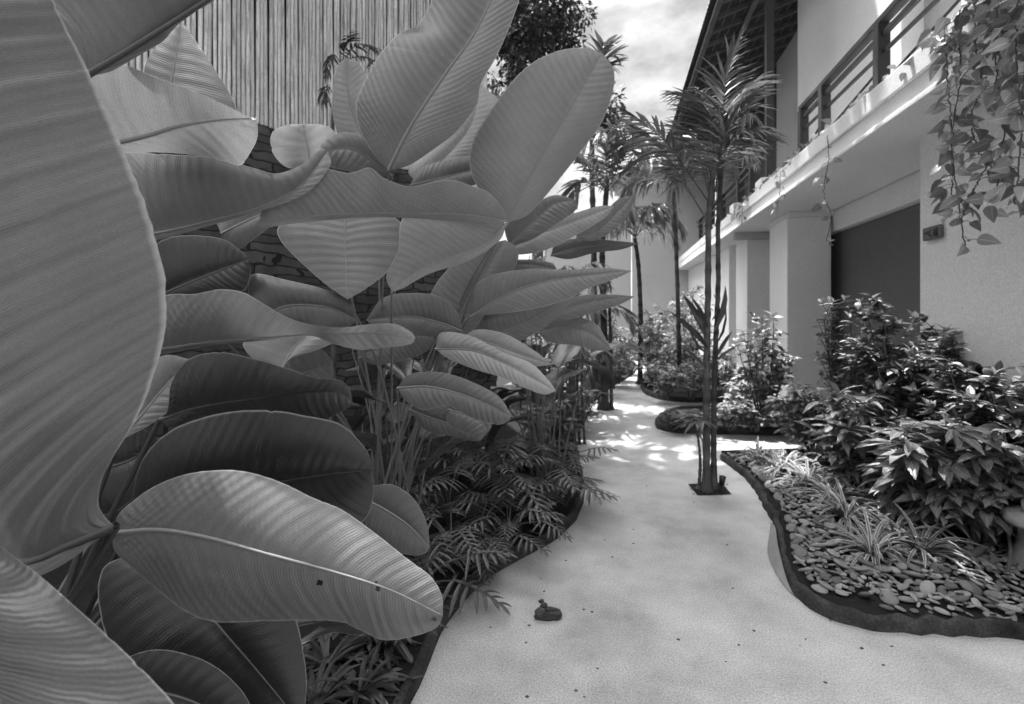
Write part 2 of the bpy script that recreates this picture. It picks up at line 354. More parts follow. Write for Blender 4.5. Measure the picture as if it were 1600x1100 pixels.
# plaque
pl = thing('wall_plaque', (2.335, 4.16, 2.05), 'small grey carved plaque fixed to the pale wall beside the dark recess', 'plaque')
def onwall(x, y, X=2.34):
    d = nrm(P(x, y, 1)-C0); t = X/d[0]; return C0+d*t
a = onwall(1448, 372); b = onwall(1476, 352)
z0, z1 = onwall(1448, 377)[2], onwall(1448, 357)[2]
mb = MB(); mb.box((2.31, b[1], z0), (2.337, a[1], z1)); bevel(mb.build('slab', M_plaque, pl), .008)
mb = MB(); h_ = z1-z0; w_ = a[1]-b[1]
mb.tube([(2.309, a[1]-w_*t, z0+h_*(.35+.22*math.sin(t*7))) for t in np.linspace(.12, .55, 9)], h_*.07, 6)
mb.tube([(2.309, a[1]-w_*t, z0+h_*(.7-.12*math.sin(t*6))) for t in np.linspace(.15, .5, 7)], h_*.05, 6)
mb.box((2.304, b[1]+w_*.12, z0+h_*.15), (2.3105, b[1]+w_*.2, z0+h_*.8)); mb.box((2.304, b[1]+w_*.26, z0+h_*.2), (2.3105, b[1]+w_*.31, z0+h_*.75))
mb.build('carving', M_wood, pl)
# ------------------------------------------------------------ stone wall and bamboo screen on the left
fb = C0+FW*3.6+RT*(-.658*3.6); fb[2] = 0; fd = nrm(FW*.81+RT*.586); fn = np.array([fd[1], -fd[0], 0.])
WZ = 2.85
rows = []; ss = np.linspace(-4.2, 3.7, 160)
wn = rng.normal(0, .012, (160, 30))
for zi, z in enumerate(np.linspace(-.05, WZ, 30)):
    rows.append([fb+fd*s_+fn*(.0+wn[i, zi])+UP*z for i, s_ in enumerate(ss)])
rows.append([fb+fd*s_-fn*.25+UP*(WZ+.0) for s_ in ss]); rows.append([fb+fd*s_-fn*.27-UP*.05 for s_ in ss])
sw = MB().sheet(np.array(rows)).build('stone_wall', M_stone); tag(sw, 'old rough stone wall behind the big leaves below the bamboo screen', 'wall')
bf = thing('bamboo_screen', fb+UP*WZ, 'tall pale screen of upright split bamboo standing on the stone wall', 'screen')
mb = MB(); s_ = -3.2
while s_ < 3.55:
    r_ = .0135+rng.random()*.003; top = 5.6+rng.random()*.05; lean = rng.normal(0, .006)
    base = fb+fd*s_-fn*.06; zz = np.linspace(WZ-.0+rng.random()*.05, top, 12)
    pts = np.array([base+fd*lean*(z-WZ)+fn*rng.normal(0, .001)+UP*z for z in zz])
    rr = np.full(12, r_); mb.tube(pts, rr*(1+.06*(np.arange(12) % 3 == 0)), 8, tone=.8+.35*rng.random(), cap=False)
    s_ += r_*2+.005+.006*rng.random()**3
mb.build('bamboo_panel', M_bamboo, bf)
mb = MB()
for z in (3.1, 4.3, 5.4): mb.tube([fb+fd*-3.2-fn*.1+UP*z, fb+fd*3.55-fn*.1+UP*z], .02, 8)
mb.build('rail', M_twig, bf)
mb = MB(); mb.box((-.5,-.5,-.5),(.5,.5,.5))
bk = MB(); bk.add([fb+fd*-3.2-fn*.13+UP*WZ, fb+fd*3.55-fn*.13+UP*WZ, fb+fd*3.55-fn*.13+UP*5.6, fb+fd*-3.2-fn*.13+UP*5.6], [(0,1,2,3)]); bk.build('dark_gap_sheet', M_wood, bf, smooth=False)  # added dark sheet that blackens the gaps between the canes
# ------------------------------------------------------------ gabled house at the end of the lane
def PY(x, y, Y):
    d = P(x, y, 1)-C0; return C0+d*(Y/d[1])
gh = thing('gabled_house', (0, 16, 0), 'pale gabled house closing the end of the lane', 'house')
mb = MB(); YB = 16.2
def slabpoly(mb, pix, Y, th):
    a = [PY(x, y, Y) for x, y in pix]; b = [p+np.array([0, th, 0]) for p in a]; n = len(a)
    mb.add(a+b, [tuple(range(n))]); mb.add(a+b, [tuple(range(2*n-1, n-1, -1))])
    mb.add(a+b, [(i, i+n, (i+1) % n+n, (i+1) % n) for i in range(n)])
slabpoly(mb, [(988,556), (988,268), (1035,238), (1110,196), (1110,556)], YB, .3)
bevel(mb.build('wall', M_plaster_grey, gh), .01)
mb = MB(); slabpoly(mb, [(850,556), (850,352), (986,322), (986,556)], YB+.2, .3); bevel(mb.build('wall', M_plaster_grey, gh), .01)
mb = MB(); slabpoly(mb, [(955,287), (955,279), (1035,229), (1110,187), (1110,195), (1035,237)], YB-.4, 1.2); bevel(mb.build('roof', M_tile, gh), .01)
mb = MB(); slabpoly(mb, [(960,305), (960,286), (992,270), (992,305)], YB-.2, .15); bevel(mb.build('eave_box', M_plaster_grey, gh), .01)
# ------------------------------------------------------------ large ribbed leaves
def loft(plant, Mc, Ac, Bc, tone=1., nfold=26, amp=.0035, bulgeA=.12, bulgeB=.12, slant=.22, holes=(), ribw=.0045, label=None, ribt=None, ripple=.0):
    """one blade between its two edge curves; Mc, Ac, Bc: n x 3 world points"""
    n = len(Mc); L = np.linalg.norm(np.diff(Mc, axis=0), axis=1).sum(); K = 13; amp = amp*.36
    def ragged(E):
        k = np.interp(np.arange(n), np.arange(0, n, 3), rng.normal(0, .0018, len(np.arange(0, n, 3))))
        for _ in range(rng.integers(1, 4)):
            q = rng.integers(int(n*.35), n-6); k[q:q+2] -= rng.uniform(.006, .016)
        k[:4] = 0; k[-4:] = 0
        return Mc+(E-Mc)*(1+k)[:, None]
    Ac, Bc = ragged(Ac), ragged(Bc)
    t = np.linspace(0, 1, n)[:, None, None]; cols = []; us = []
    T = nrm(np.gradient(Mc, axis=0))
    ph = rng.random()*6
    for E, sg, bl in ((Ac, -1, bulgeA), (Bc, 1, bulgeB)):
        u = np.linspace(0, 1, K)[None, :, None]; D = E-Mc; wd = np.linalg.norm(D, axis=1)[:, None, None]
        nn = nrm(np.cross(D, T)*sg)[:, None, :]; view = np.sign((nn[:, 0]*(C0-Mc)).sum(1))[:, None, None]; view = np.sign(view.mean()+1e-6)
        nn = nn*view
        p = Mc[:, None]+D[:, None]*u+nn*bl*wd*4*u*(1-u)*(1-.35*u)
        V = (t-slant*(1-t)*u**1.3*1.0)                       # side veins run obliquely towards the tip
        env = np.sin(np.pi*np.clip(u, 0, 1))**.7*.85+.15*(u > 0)
        wv = np.sin(2*np.pi*nfold*V*L/.6+ph)+.45*np.sin(2*np.pi*nfold*1.83*V*L/.6+1.3*ph)+.5*np.sin(2*np.pi*nfold*.41*V*L/.6+ph)
        p = p+nn*(amp*wv*env*np.minimum(1, wd/.05)*(u > 0))
        p = p+nn*ripple*u**2*np.sin(t*9+ph+sg)
        uu = np.broadcast_to(u*sg, (n, K, 1))[..., 0]; vv = (V*L)[..., 0]
        if sg < 0: cols.append(p[:, ::-1]); us.append(np.stack([uu[:, ::-1], vv[:, ::-1]], -1))
        else: cols.append(p[:, 1:]); us.append(np.stack([uu[:, 1:], vv[:, 1:]], -1))
    v = np.concatenate(cols, 1); uv = np.concatenate(us, 1)
    mb = MB().sheet(v, uv, tone)
    if len(holes):
        f = mb.f[0]; c = mb.v[0][f].mean(1); q = c-C0; d = q@FW; px = 800+F*(q@RT)/d; py = 490-F*q[:, 2]/d
        keep = np.ones(len(f), bool)
        for hx, hy, hr in holes: keep &= ((px-hx)**2+((py-hy)*1.3)**2 > hr*hr)
        mb.f[0] = f[keep]
    o = mb.build('leaf', M_blade, plant)
    if label: o['label'] = label
    w = ribw*(1-.82*np.linspace(0, 1, n))
    r = MB().tube(Mc[::3], w[::3], 6, tone=ribt or min(1.1, .35+.6*tone), cap=False).build('midrib', M_rib, o)
    return o
def pxcurve(pts, n, d0, d1, off=0):
    p = np.array([(x, y, 0) for x, y in pts], float); c = crs(p, n); t = np.linspace(0, 1, n)
    return np.array([P(a, b, d0+(d1-d0)*k+off*math.sin(math.pi*min(1, max(0, k)))) for (a, b, _), k in zip(c, t)])
def bl(plant, mid, A, B, d, offA=0, offB=0, n=150, bow=0, **k):
    Mc = pxcurve(mid, n, d[0], d[1], bow)
    Ac = pxcurve([mid[0]]+A+[mid[-1]], n, d[0], d[1], bow+offA); Bc = pxcurve([mid[0]]+B+[mid[-1]], n, d[0], d[1], bow+offB)
    return loft(plant, Mc, Ac, Bc, **k)
def stalk(plant, pts, r0=.007, r1=.004, tone=1.):
    c = crs(pts, 24); return MB().tube(c, np.linspace(r0, r1, 24), 8, tone=tone).build('stalk', M_stalk, plant)
def gen_leaf(plant, foot, base, az, el, L, Wd, droop=.6, tone=1., roll=0., n=60, **k):
    """a free-growing leaf: stalk from foot to base, blade leaving at az/el and drooping"""
    h = np.array([math.sin(az), math.cos(az), 0]); c = [np.array(base, float)]; e = el
    for i in range(n-1):
        e -= droop/(n-1); c.append(c[-1]+(h*math.cos(e)+UP*math.sin(e))*L/(n-1))
    c = np.array(c); t = np.linspace(0, 1, n); T = nrm(np.gradient(c, axis=0))
    side = np.cross(h, UP); N_ = nrm(np.cross(side[None], T)); sd_ = nrm(side[None]*math.cos(roll)+N_*math.sin(roll))
    wf = (np.sin(np.pi*t**.75)**.72)*Wd*(1+.05*np.sin(t*11+az))
    up_ = nrm(np.cross(sd_, T)); up_ = up_*np.sign(up_[:, 2:3].mean()+1e-6)
    A = c+sd_*wf[:, None]+up_*(wf*.22+.01*np.sin(t*13))[:, None]; B = c-sd_*wf[:, None]+up_*(wf*.22+.012*np.sin(t*11+2))[:, None]
    stalk(plant, [foot, np.array(foot)*.5+np.array(base)*.5+np.array([0, 0, .12]), base])
    return loft(plant, c, A, B, tone=tone, **k)

# --- the clump whose leaves stand right before the lens
ca = thing('broadleaf_clump', (-1.35, .55, BEDZ), 'nearest clump of huge ribbed leaves filling the left edge of the view', 'plant', 'clumps of large ribbed leaves left of the path')
footA = np.array([-1.3, .6, BEDZ])
bl(ca, [(182,822), (110,852), (30,880), (-90,860), (-230,700), (-260,450), (-180,150), (20,-130), (100,-160)],
   [(60,900), (-120,930), (-330,800), (-480,500), (-380,100), (-120,-150)],
   [(168,812), (154,788), (158,752), (176,715), (208,664), (232,612), (250,555), (259,500), (257,440), (243,375), (217,292), (180,205), (135,105), (95,25), (75,-40)],
   (.62, .52), offB=.05, offA=-.05, n=220, tone=.85, nfold=9, amp=.0036, bulgeB=.06, slant=.12, ribw=.006, ribt=.25)
bl(ca, [(-150,700), (-60,900), (0,1100), (30,1300)],
   [(-230,800), (-240,1000), (-150,1250)],
   [(-40,800), (0,852), (60,898), (120,950), (180,1004), (240,1064), (280,1110), (330,1190), (250,1300)],
   (.48, .44), n=170, tone=.6, nfold=8, amp=.006, bulgeB=.06, slant=-.15, offB=.03, label='cropped ribbed leaf in the bottom left corner')
bl(ca, [(131,120), (190,85), (258,42), (335,-8), (420,-70), (520,-150)],
   [(112,80), (85,30), (30,-60), (60,-220), (300,-300)],
   [(172,112), (215,88), (255,64), (283,34), (360,-20), (470,-100)],
   (.78, .95), offA=-.10, offB=.1, tone=.62, nfold=9, amp=.003, slant=.3, ribw=.006, bulgeB=.02, ribt=.3)
bl(ca, [(182,222), (230,212), (280,197), (340,188), (402,184)],
   [(140,160), (138,118), (185,100), (245,122), (305,143), (360,168), (395,186)],
   [(190,238), (250,238), (310,243), (350,252), (376,258), (390,240), (402,215)],
   (.85, .98), offA=-.06, offB=.04, tone=3.0, nfold=20, amp=.002, slant=.4, bulgeA=.08)  # pale waxy underside, lightened further for the sun on it
bl(ca, [(250,230), (262,160), (275,90), (283,33)], [(200,200), (222,130), (232,90)], [(375,230), (368,165), (330,100), (300,55)],
   (1.05, 1.1), tone=1.0, nfold=16, amp=.001)
bl(ca, [(178,832), (250,828), (330,841), (420,866), (520,893), (610,922), (692,962)],
   [(184,806), (205,785), (245,758), (300,739), (370,735), (430,750), (490,778), (535,797), (585,832), (635,872), (672,900), (690,930)],
   [(178,858), (205,886), (245,920), (290,955), (340,972), (420,970), (520,970), (560,983), (600,1000), (650,993), (682,980)],
   (.78, .72), offA=.05, offB=.03, n=240, tone=.85, nfold=34, amp=.0016, bulgeA=.07, bulgeB=.09, slant=.34, ribw=.0042,
   holes=((497,907,4.5), (501,912,3.5), (585,913,4.5), (590,919,3.5), (679,967,4)), label='leaf with small insect holes hanging over the kerb')
bl(ca, [(205,820), (300,780), (380,762), (450,750), (520,740), (580,735)],
   [(210,760), (228,710), (275,668), (350,645), (420,641), (480,650), (530,662), (562,690), (578,715)],
   [(260,860), (350,880), (450,880), (520,850), (570,812), (583,775)],
   (.98, .95), offA=-.05, offB=.05, tone=.22, nfold=30, amp=.0015, slant=.35, bulgeA=.2)  # deep shade put into a near-black tone
bl(ca, [(250,655), (310,636), (400,622), (480,610), (530,612), (551,629)],
   [(262,640), (268,598), (292,563), (340,550), (400,561), (450,576), (492,590), (530,594), (546,608)],
   [(270,668), (340,648), (420,655), (490,661), (530,645), (548,634)],
   (1.05, 1.0), offA=-.07, offB=.04, tone=.62, nfold=30, amp=.005, slant=.3, bulgeA=.18)
bl(ca, [(185,690), (220,650), (262,600), (300,562)], [(200,640), (215,590), (255,556)], [(240,660), (280,625), (310,580)], (1.15, 1.2), tone=1.3, nfold=26, amp=.002)
bl(ca, [(232,548), (330,534), (430,526), (520,519), (590,520), (649,528)],
   [(235,480), (260,461), (305,459), (345,452), (380,457), (412,475), (445,494), (480,506), (530,512), (575,507), (615,506), (641,518)],
   [(260,552), (335,539), (425,531), (480,523), (520,537), (562,546), (600,543), (640,538)],
   (1.0, .88), offA=-.05, offB=.03, n=200, tone=1.35, nfold=22, amp=.0034, slant=.3, bulgeA=.16, bulgeB=.05)
bl(ca, [(180,370), (247,364), (330,345), (410,322), (470,290), (512,236)],
   [(150,280), (185,238), (240,240), (330,246), (395,262), (432,271), (470,258), (500,234)],
   [(200,380), (250,374), (330,352), (412,328), (478,302), (515,260)],
   (1.1, 1.3), offA=-.04, n=180, tone=.95, nfold=26, amp=.0028, slant=.35, bulgeA=.14)
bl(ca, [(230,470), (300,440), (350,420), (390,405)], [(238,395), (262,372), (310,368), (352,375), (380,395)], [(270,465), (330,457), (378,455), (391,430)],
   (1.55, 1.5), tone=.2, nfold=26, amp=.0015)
bl(ca, [(345,365), (375,350), (415,330), (445,300)], [(335,330), (360,300), (400,280)], [(350,400), (395,375), (440,335)], (1.6, 1.7), tone=1.0, nfold=26, amp=.0015)
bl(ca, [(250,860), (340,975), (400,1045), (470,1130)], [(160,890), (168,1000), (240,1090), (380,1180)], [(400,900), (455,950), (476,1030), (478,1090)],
   (1.0, .9), tone=.2, nfold=24, amp=.0015, label='low leaf darkened in colour for the shade')  # this and the next two blades carry the shade in their tone
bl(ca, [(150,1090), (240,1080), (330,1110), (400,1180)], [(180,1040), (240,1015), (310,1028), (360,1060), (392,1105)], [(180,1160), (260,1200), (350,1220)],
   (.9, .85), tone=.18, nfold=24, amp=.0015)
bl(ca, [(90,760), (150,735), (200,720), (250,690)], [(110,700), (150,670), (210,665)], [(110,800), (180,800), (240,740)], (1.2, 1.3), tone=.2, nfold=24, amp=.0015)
bl(ca, [(560,775), (600,795), (640,822), (672,856)], [(578,762), (612,757), (645,778), (666,815)], [(575,830), (605,858), (640,867), (662,866)],
   (1.15, 1.1), tone=.75, nfold=26, amp=.0012)
for p_, q_ in (((182,822,.64), 0), ((131,120,.8), 1), ((182,222,.87), 2), ((178,832,.79), 3), ((205,820,1.0), 4), ((250,655,1.06), 5), ((235,548,1.02), 6), ((180,370,1.12), 7), ((250,860,1.02), 8), ((560,775,1.17), 9)):
    e = P(*p_); f0 = footA+np.array([rng.normal(0, .06), rng.normal(0, .06), 0]); stalk(ca, [f0, f0*.45+e*.55+np.array([-.06, .05, .05]), e], .009, .0055, .45)

for x, y, d_, a, L_, t_ in ((240,950,1.2,120,.4,.2), (380,1010,1.25,60,.35,.2), (160,720,1.35,70,.42,.2), (250,700,1.45,40,.42,.22), (300,780,1.4,90,.42,.2), (430,640,1.6,40,.4,.3)):  # extra leaves toned near black to deepen the shade behind
    gen_leaf(ca, footA, P(x, y, d_), R(a), R(20), L_, .11, tone=t_, droop=.8, amp=.001)
# --- the middle clump with the fan of thin stalks
cb = thing('broadleaf_clump', G(600, 860, BEDZ), 'middle clump of large ribbed leaves on a fan of thin stalks', 'plant', 'clumps of large ribbed leaves left of the path')
fB = G(600, 860, BEDZ)
bl(cb, [(792,346), (745,338), (700,334), (620,333), (550,334), (450,341), (400,352)],
   [(785,325), (762,300), (735,290), (700,281), (640,291), (600,278), (577,262), (545,270), (490,262), (440,285), (412,318), (405,345)],
   [(770,352), (700,345), (620,340), (550,341), (455,350), (415,356)],
   (1.55, 1.25), offA=-.07, offB=.03, n=190, tone=1.5, nfold=24, amp=.0028, slant=.35, bulgeA=.12, ribw=.004)
bl(cb, [(538,325), (539,360), (540,400), (541,440), (543,468)], [(480,330), (437,352), (438,375), (470,410), (510,445)], [(590,328), (628,350), (634,385), (605,425), (570,452)],
   (1.6, 1.55), offA=.02, offB=.03, n=110, tone=1.3, nfold=26, amp=.0005, slant=.2, ribw=.003, bulgeA=.03, bulgeB=.03)
bl(cb, [(792,350), (755,385), (700,405), (650,425), (612,456)], [(760,335), (700,322), (650,325), (627,345), (622,390), (604,430)], [(778,378), (730,408), (670,428), (630,450)],
   (1.6, 1.5), offA=-.06, n=140, tone=1.6, nfold=26, amp=.0016, slant=.4)
bl(cb, [(607,266), (632,215), (662,165), (700,110), (745,45), (790,-60), (800,-170)],
   [(585,242), (563,205), (556,165), (566,135), (590,90), (620,55), (660,30), (700,-60), (750,-150)],
   [(640,258), (680,232), (715,205), (745,165), (752,130), (775,90), (795,45), (812,0), (835,-70), (830,-140)],
   (1.5, 1.35), offA=.06, offB=-.02, n=190, tone=.95, nfold=24, amp=.0012, slant=.3, bulgeA=.1, bulgeB=.1, ribw=.006)
bl(cb, [(793,348), (815,300), (848,240), (890,170), (925,110), (942,84)],
   [(765,320), (738,275), (735,235), (752,195), (790,140), (825,103), (870,80), (915,75)],
   [(825,335), (862,295), (905,240), (938,195), (957,145), (959,110)],
   (1.7, 1.6), offA=-.05, offB=.05, n=180, tone=1.6, nfold=24, amp=.0012, slant=.3, bulgeA=.1, bulgeB=.12, ribw=.005)
bl(cb, [(650,285), (700,240), (735,195), (752,132)], [(640,262), (690,220), (735,170)], [(690,285), (745,240), (782,195), (788,165)],
   (1.95, 2.0), n=110, tone=1.9, nfold=26, amp=.001)
bl(cb, [(640,290), (690,278), (730,268), (775,255)], [(660,262), (700,250), (745,243)], [(660,300), (710,298), (755,282)], (1.85, 1.95), tone=.9, nfold=26, amp=.001)
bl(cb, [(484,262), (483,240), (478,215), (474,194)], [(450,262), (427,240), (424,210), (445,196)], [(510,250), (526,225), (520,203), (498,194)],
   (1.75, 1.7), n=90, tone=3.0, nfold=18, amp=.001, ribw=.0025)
bl(cb, [(612,275), (580,250), (545,232), (498,240)], [(600,240), (570,217), (535,207), (505,222)], [(590,275), (550,268), (515,260)], (1.7, 1.6), n=100, tone=.95, nfold=24, amp=.002)
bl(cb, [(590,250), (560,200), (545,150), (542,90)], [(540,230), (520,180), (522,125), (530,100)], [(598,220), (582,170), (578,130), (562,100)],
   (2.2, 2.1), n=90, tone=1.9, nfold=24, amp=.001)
bl(cb, [(400,500), (450,478), (510,480), (560,500)], [(388,455), (398,428), (450,438), (500,450), (545,468)], [(410,520), (470,515), (530,515)], (1.55, 1.6), n=110, tone=.6, nfold=28, amp=.0015, bulgeA=.14)
bl(cb, [(440,578), (455,550), (470,535), (490,515)], [(395,560), (380,530), (420,505)], [(455,560), (500,545), (525,530)], (1.5, 1.55), n=90, tone=1.6, nfold=26, amp=.0015)
bl(cb, [(450,590), (490,578), (520,565)], [(440,560), (480,545), (505,548)], [(470,610), (500,605), (520,590)], (1.65, 1.7), n=70, tone=.9)
bl(cb, [(722,518), (690,505), (640,495), (572,500)], [(715,490), (690,465), (650,458), (600,465)], [(700,525), (650,525), (600,520)], (1.9, 1.95), n=100, tone=.95, nfold=26, amp=.0015)
bl(cb, [(700,525), (725,480), (755,430), (790,375)], [(668,500), (675,455), (705,415), (745,385)], [(735,520), (770,470), (806,415), (808,390)], (2.0, 2.0), n=110, tone=1.25, nfold=26, amp=.0015)
bl(cb, [(735,495), (790,460), (850,440), (920,430), (988,423)], [(735,455), (770,430), (830,420), (880,422), (940,418)], [(760,492), (820,485), (880,470), (920,450), (960,436)],
   (1.9, 1.8), n=130, tone=1.35, nfold=30, amp=.003, bulgeA=.15)
bl(cb, [(725,470), (765,425), (815,413), (870,420)], [(730,440), (770,412), (820,405), (860,410)], [(745,470), (790,440), (850,430)], (2.1, 2.05), n=80, tone=.75, nfold=26, amp=.0015)
bl(cb, [(730,545), (780,520), (830,500), (905,455)], [(725,500), (780,485), (850,468)], [(760,550), (820,530), (870,495)], (2.05, 2.0), n=90, tone=1.1, nfold=26, amp=.002)
bl(cb, [(680,545), (740,548), (790,568), (835,592), (869,611)], [(690,520), (735,525), (785,550), (830,568), (855,592)], [(700,560), (745,578), (785,590), (820,606), (850,616)],
   (1.7, 1.6), n=110, tone=2.2, nfold=26, amp=.003, bulgeA=.16)  # bright tone carries the sky sheen on this blade
bl(cb, [(720,530), (770,538), (820,556), (863,570)], [(745,515), (790,522), (835,548)], [(745,545), (790,560), (830,572)], (1.85, 1.8), n=80, tone=2.0, nfold=26, amp=.002)  # tone raised for the light falling on it
bl(cb, [(621,606), (670,604), (720,616), (765,634), (799,652)], [(635,588), (660,581), (700,584), (745,600), (782,622)], [(632,624), (662,640), (700,634), (735,652), (775,663), (792,660)],
   (1.6, 1.5), n=120, tone=.85, nfold=28, amp=.002)
bl(cb, [(640,640), (680,655), (720,668), (755,684)], [(655,625), (700,636), (745,655)], [(665,672), (710,682), (745,690)], (1.8, 1.75), n=80, tone=.6)
bl(cb, [(700,640), (735,650), (760,668), (752,686)], [(720,632), (750,645), (768,665)], [(700,662), (725,675), (742,683)], (1.7, 1.65), n=70, tone=.7)
bl(cb, [(560,560), (600,540), (640,520), (680,530)], [(560,530), (600,505), (650,500)], [(590,570), (640,560), (672,545)], (2.2, 2.2), n=70, tone=.9)
ends = [(792,348,1.6), (543,468,1.6), (612,456,1.52), (607,266,1.52), (793,348,1.72), (650,285,1.97), (590,250,2.2), (722,518,1.92), (700,525,2.02), (735,495,1.92), (680,545,1.72),
        (621,606,1.62), (450,590,1.66), (440,578,1.52), (484,262,1.76), (612,275,1.72), (730,545,2.06), (720,530,1.86), (640,640,1.82), (560,560,2.2), (700,640,1.72), (725,470,2.1), (400,500,1.56)]
for i, e_ in enumerate(ends):
    e = P(*e_); f0 = fB+np.array([rng.normal(0, .07), rng.normal(0, .07), -.02]); hz = e-f0; hz[2] = 0
    stalk(cb, [f0, f0+hz*.28+UP*(e[2]-f0[2])*.42, f0+hz*.68+UP*(e[2]-f0[2])*.82, e], .0065, .0038, 2.1)
for i in range(26):                                          # young leaves inside the clump
    a = rng.random()*6.28; b = fB+np.array([rng.normal(-.25, .3), rng.normal(.25, .3), .35+rng.random()*.9])
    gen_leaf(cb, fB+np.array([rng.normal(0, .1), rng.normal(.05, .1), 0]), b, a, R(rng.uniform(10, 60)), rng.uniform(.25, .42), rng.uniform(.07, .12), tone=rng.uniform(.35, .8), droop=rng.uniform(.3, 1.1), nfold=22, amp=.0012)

# --- two farther clumps
def far_clump(foot, label, n, leaves=(), spread=.55, hmin=.5, hmax=1.5, azr=(-180, 180)):
    c = thing('broadleaf_clump', foot, label, 'plant', 'clumps of large ribbed leaves left of the path')
    for sp in leaves: bl(c, *sp[:4], **sp[4])
    for i in range(n):
        a = R(rng.uniform(*azr)); h = rng.uniform(hmin, hmax); r_ = spread*rng.uniform(.2, 1)
        b = foot+np.array([math.sin(a)*r_, math.cos(a)*r_, h])
        gen_leaf(c, foot+np.array([rng.normal(0, .05), rng.normal(0, .05), 0]), b, a+rng.normal(0, .3), R(rng.uniform(-5, 50)), rng.uniform(.38, .6), rng.uniform(.075, .12), tone=rng.uniform(.4, 1.1), droop=rng.uniform(.5, 1.3), nfold=22, amp=.0014)
    return c
fC = G(845, 770, BEDZ)
far_clump(fC, 'farther clump of large leaves whose narrow blades reach towards the lane', 16, [
    ([(790,392), (830,370), (880,352), (925,335), (960,322)], [(800,365), (840,350), (890,335), (935,322)], [(815,398), (860,388), (905,365), (945,340)], (2.4, 2.4), dict(n=80, tone=1.9)),
    ([(900,372), (935,362), (962,335), (989,306)], [(905,352), (940,335), (965,312)], [(930,375), (965,355), (986,326)], (2.5, 2.5), dict(n=80, tone=1.0)),
    ([(860,400), (900,388), (950,383), (1000,380)], [(870,380), (910,372), (960,376)], [(890,405), (930,395), (970,390)], (2.6, 2.6), dict(n=60, tone=.5)),
    ([(795,385), (830,350), (865,320), (900,312)], [(790,350), (825,325), (865,305)], [(830,375), (870,350), (900,328)], (2.2, 2.2), dict(n=70, tone=.9)),
    ([(850,500), (900,478), (950,468), (992,463)], [(855,480), (905,462), (955,460)], [(880,500), (930,488), (970,475)], (2.6, 2.6), dict(n=70, tone=1.1)),
    ([(840,520), (880,512), (920,520), (955,545)], [(850,500), (890,495), (930,505)], [(860,535), (900,540), (935,548)], (2.7, 2.6), dict(n=70, tone=1.2))],
    spread=.45, hmin=.45, hmax=1.25, azr=(-80, 60))
fD = G(690, 745, BEDZ)
far_clump(fD, 'shaded clump of large leaves hidden deep behind the middle clump', 16, spread=.5, hmin=.4, hmax=1.3)
# ------------------------------------------------------------ small foliage
def templ(prof, fold=.25, curl=.25, cols=3):
    v = []; uv = []; n = len(prof)
    for i, (y, w) in enumerate(prof):
        for x in np.linspace(-1, 1, cols): v.append((x*w, y, fold*abs(x)*w-curl*y*y)); uv.append((x, y))
    i = (np.arange(n-1)[:, None]*cols+np.arange(cols-1)).reshape(-1)
    return np.array(v), np.stack([i, i+1, i+cols+1, i+cols], 1), np.array(uv)
T_oval = templ([(0, .015), (.15, .14), (.4, .23), (.65, .2), (.85, .1), (1, .01)])
T_lance = templ([(0, .015), (.15, .09), (.4, .16), (.7, .13), (.9, .05), (1, .005)], .3, .35)
T_heart = templ([(-.08, .16), (.02, .30), (.2, .38), (.45, .33), (.72, .18), (1, .01)], .35, .25)
T_tiny = templ([(0, .05), (.45, .26), (1, .02)], .3, .2)
T_palm = templ([(0, .02), (.2, .055), (.55, .05), (.85, .025), (1, .003)], .5, .35)
def scatter(mb, T, pos, d, size, up=(0, 0, 1), jit=.35, tone=(.7, 1.3), wid=1.):
    n = len(pos); d = nrm(d); upv = nrm(np.asarray(up, float)+rng.normal(0, jit, (n, 3)))
    X = nrm(np.cross(d, upv)); Z = np.cross(X, d); s = size[:, None]
    mb.inst(T[0], T[1], pos, X*s*wid, d*s, Z*s, T[2], rng.uniform(tone[0], tone[1], n))
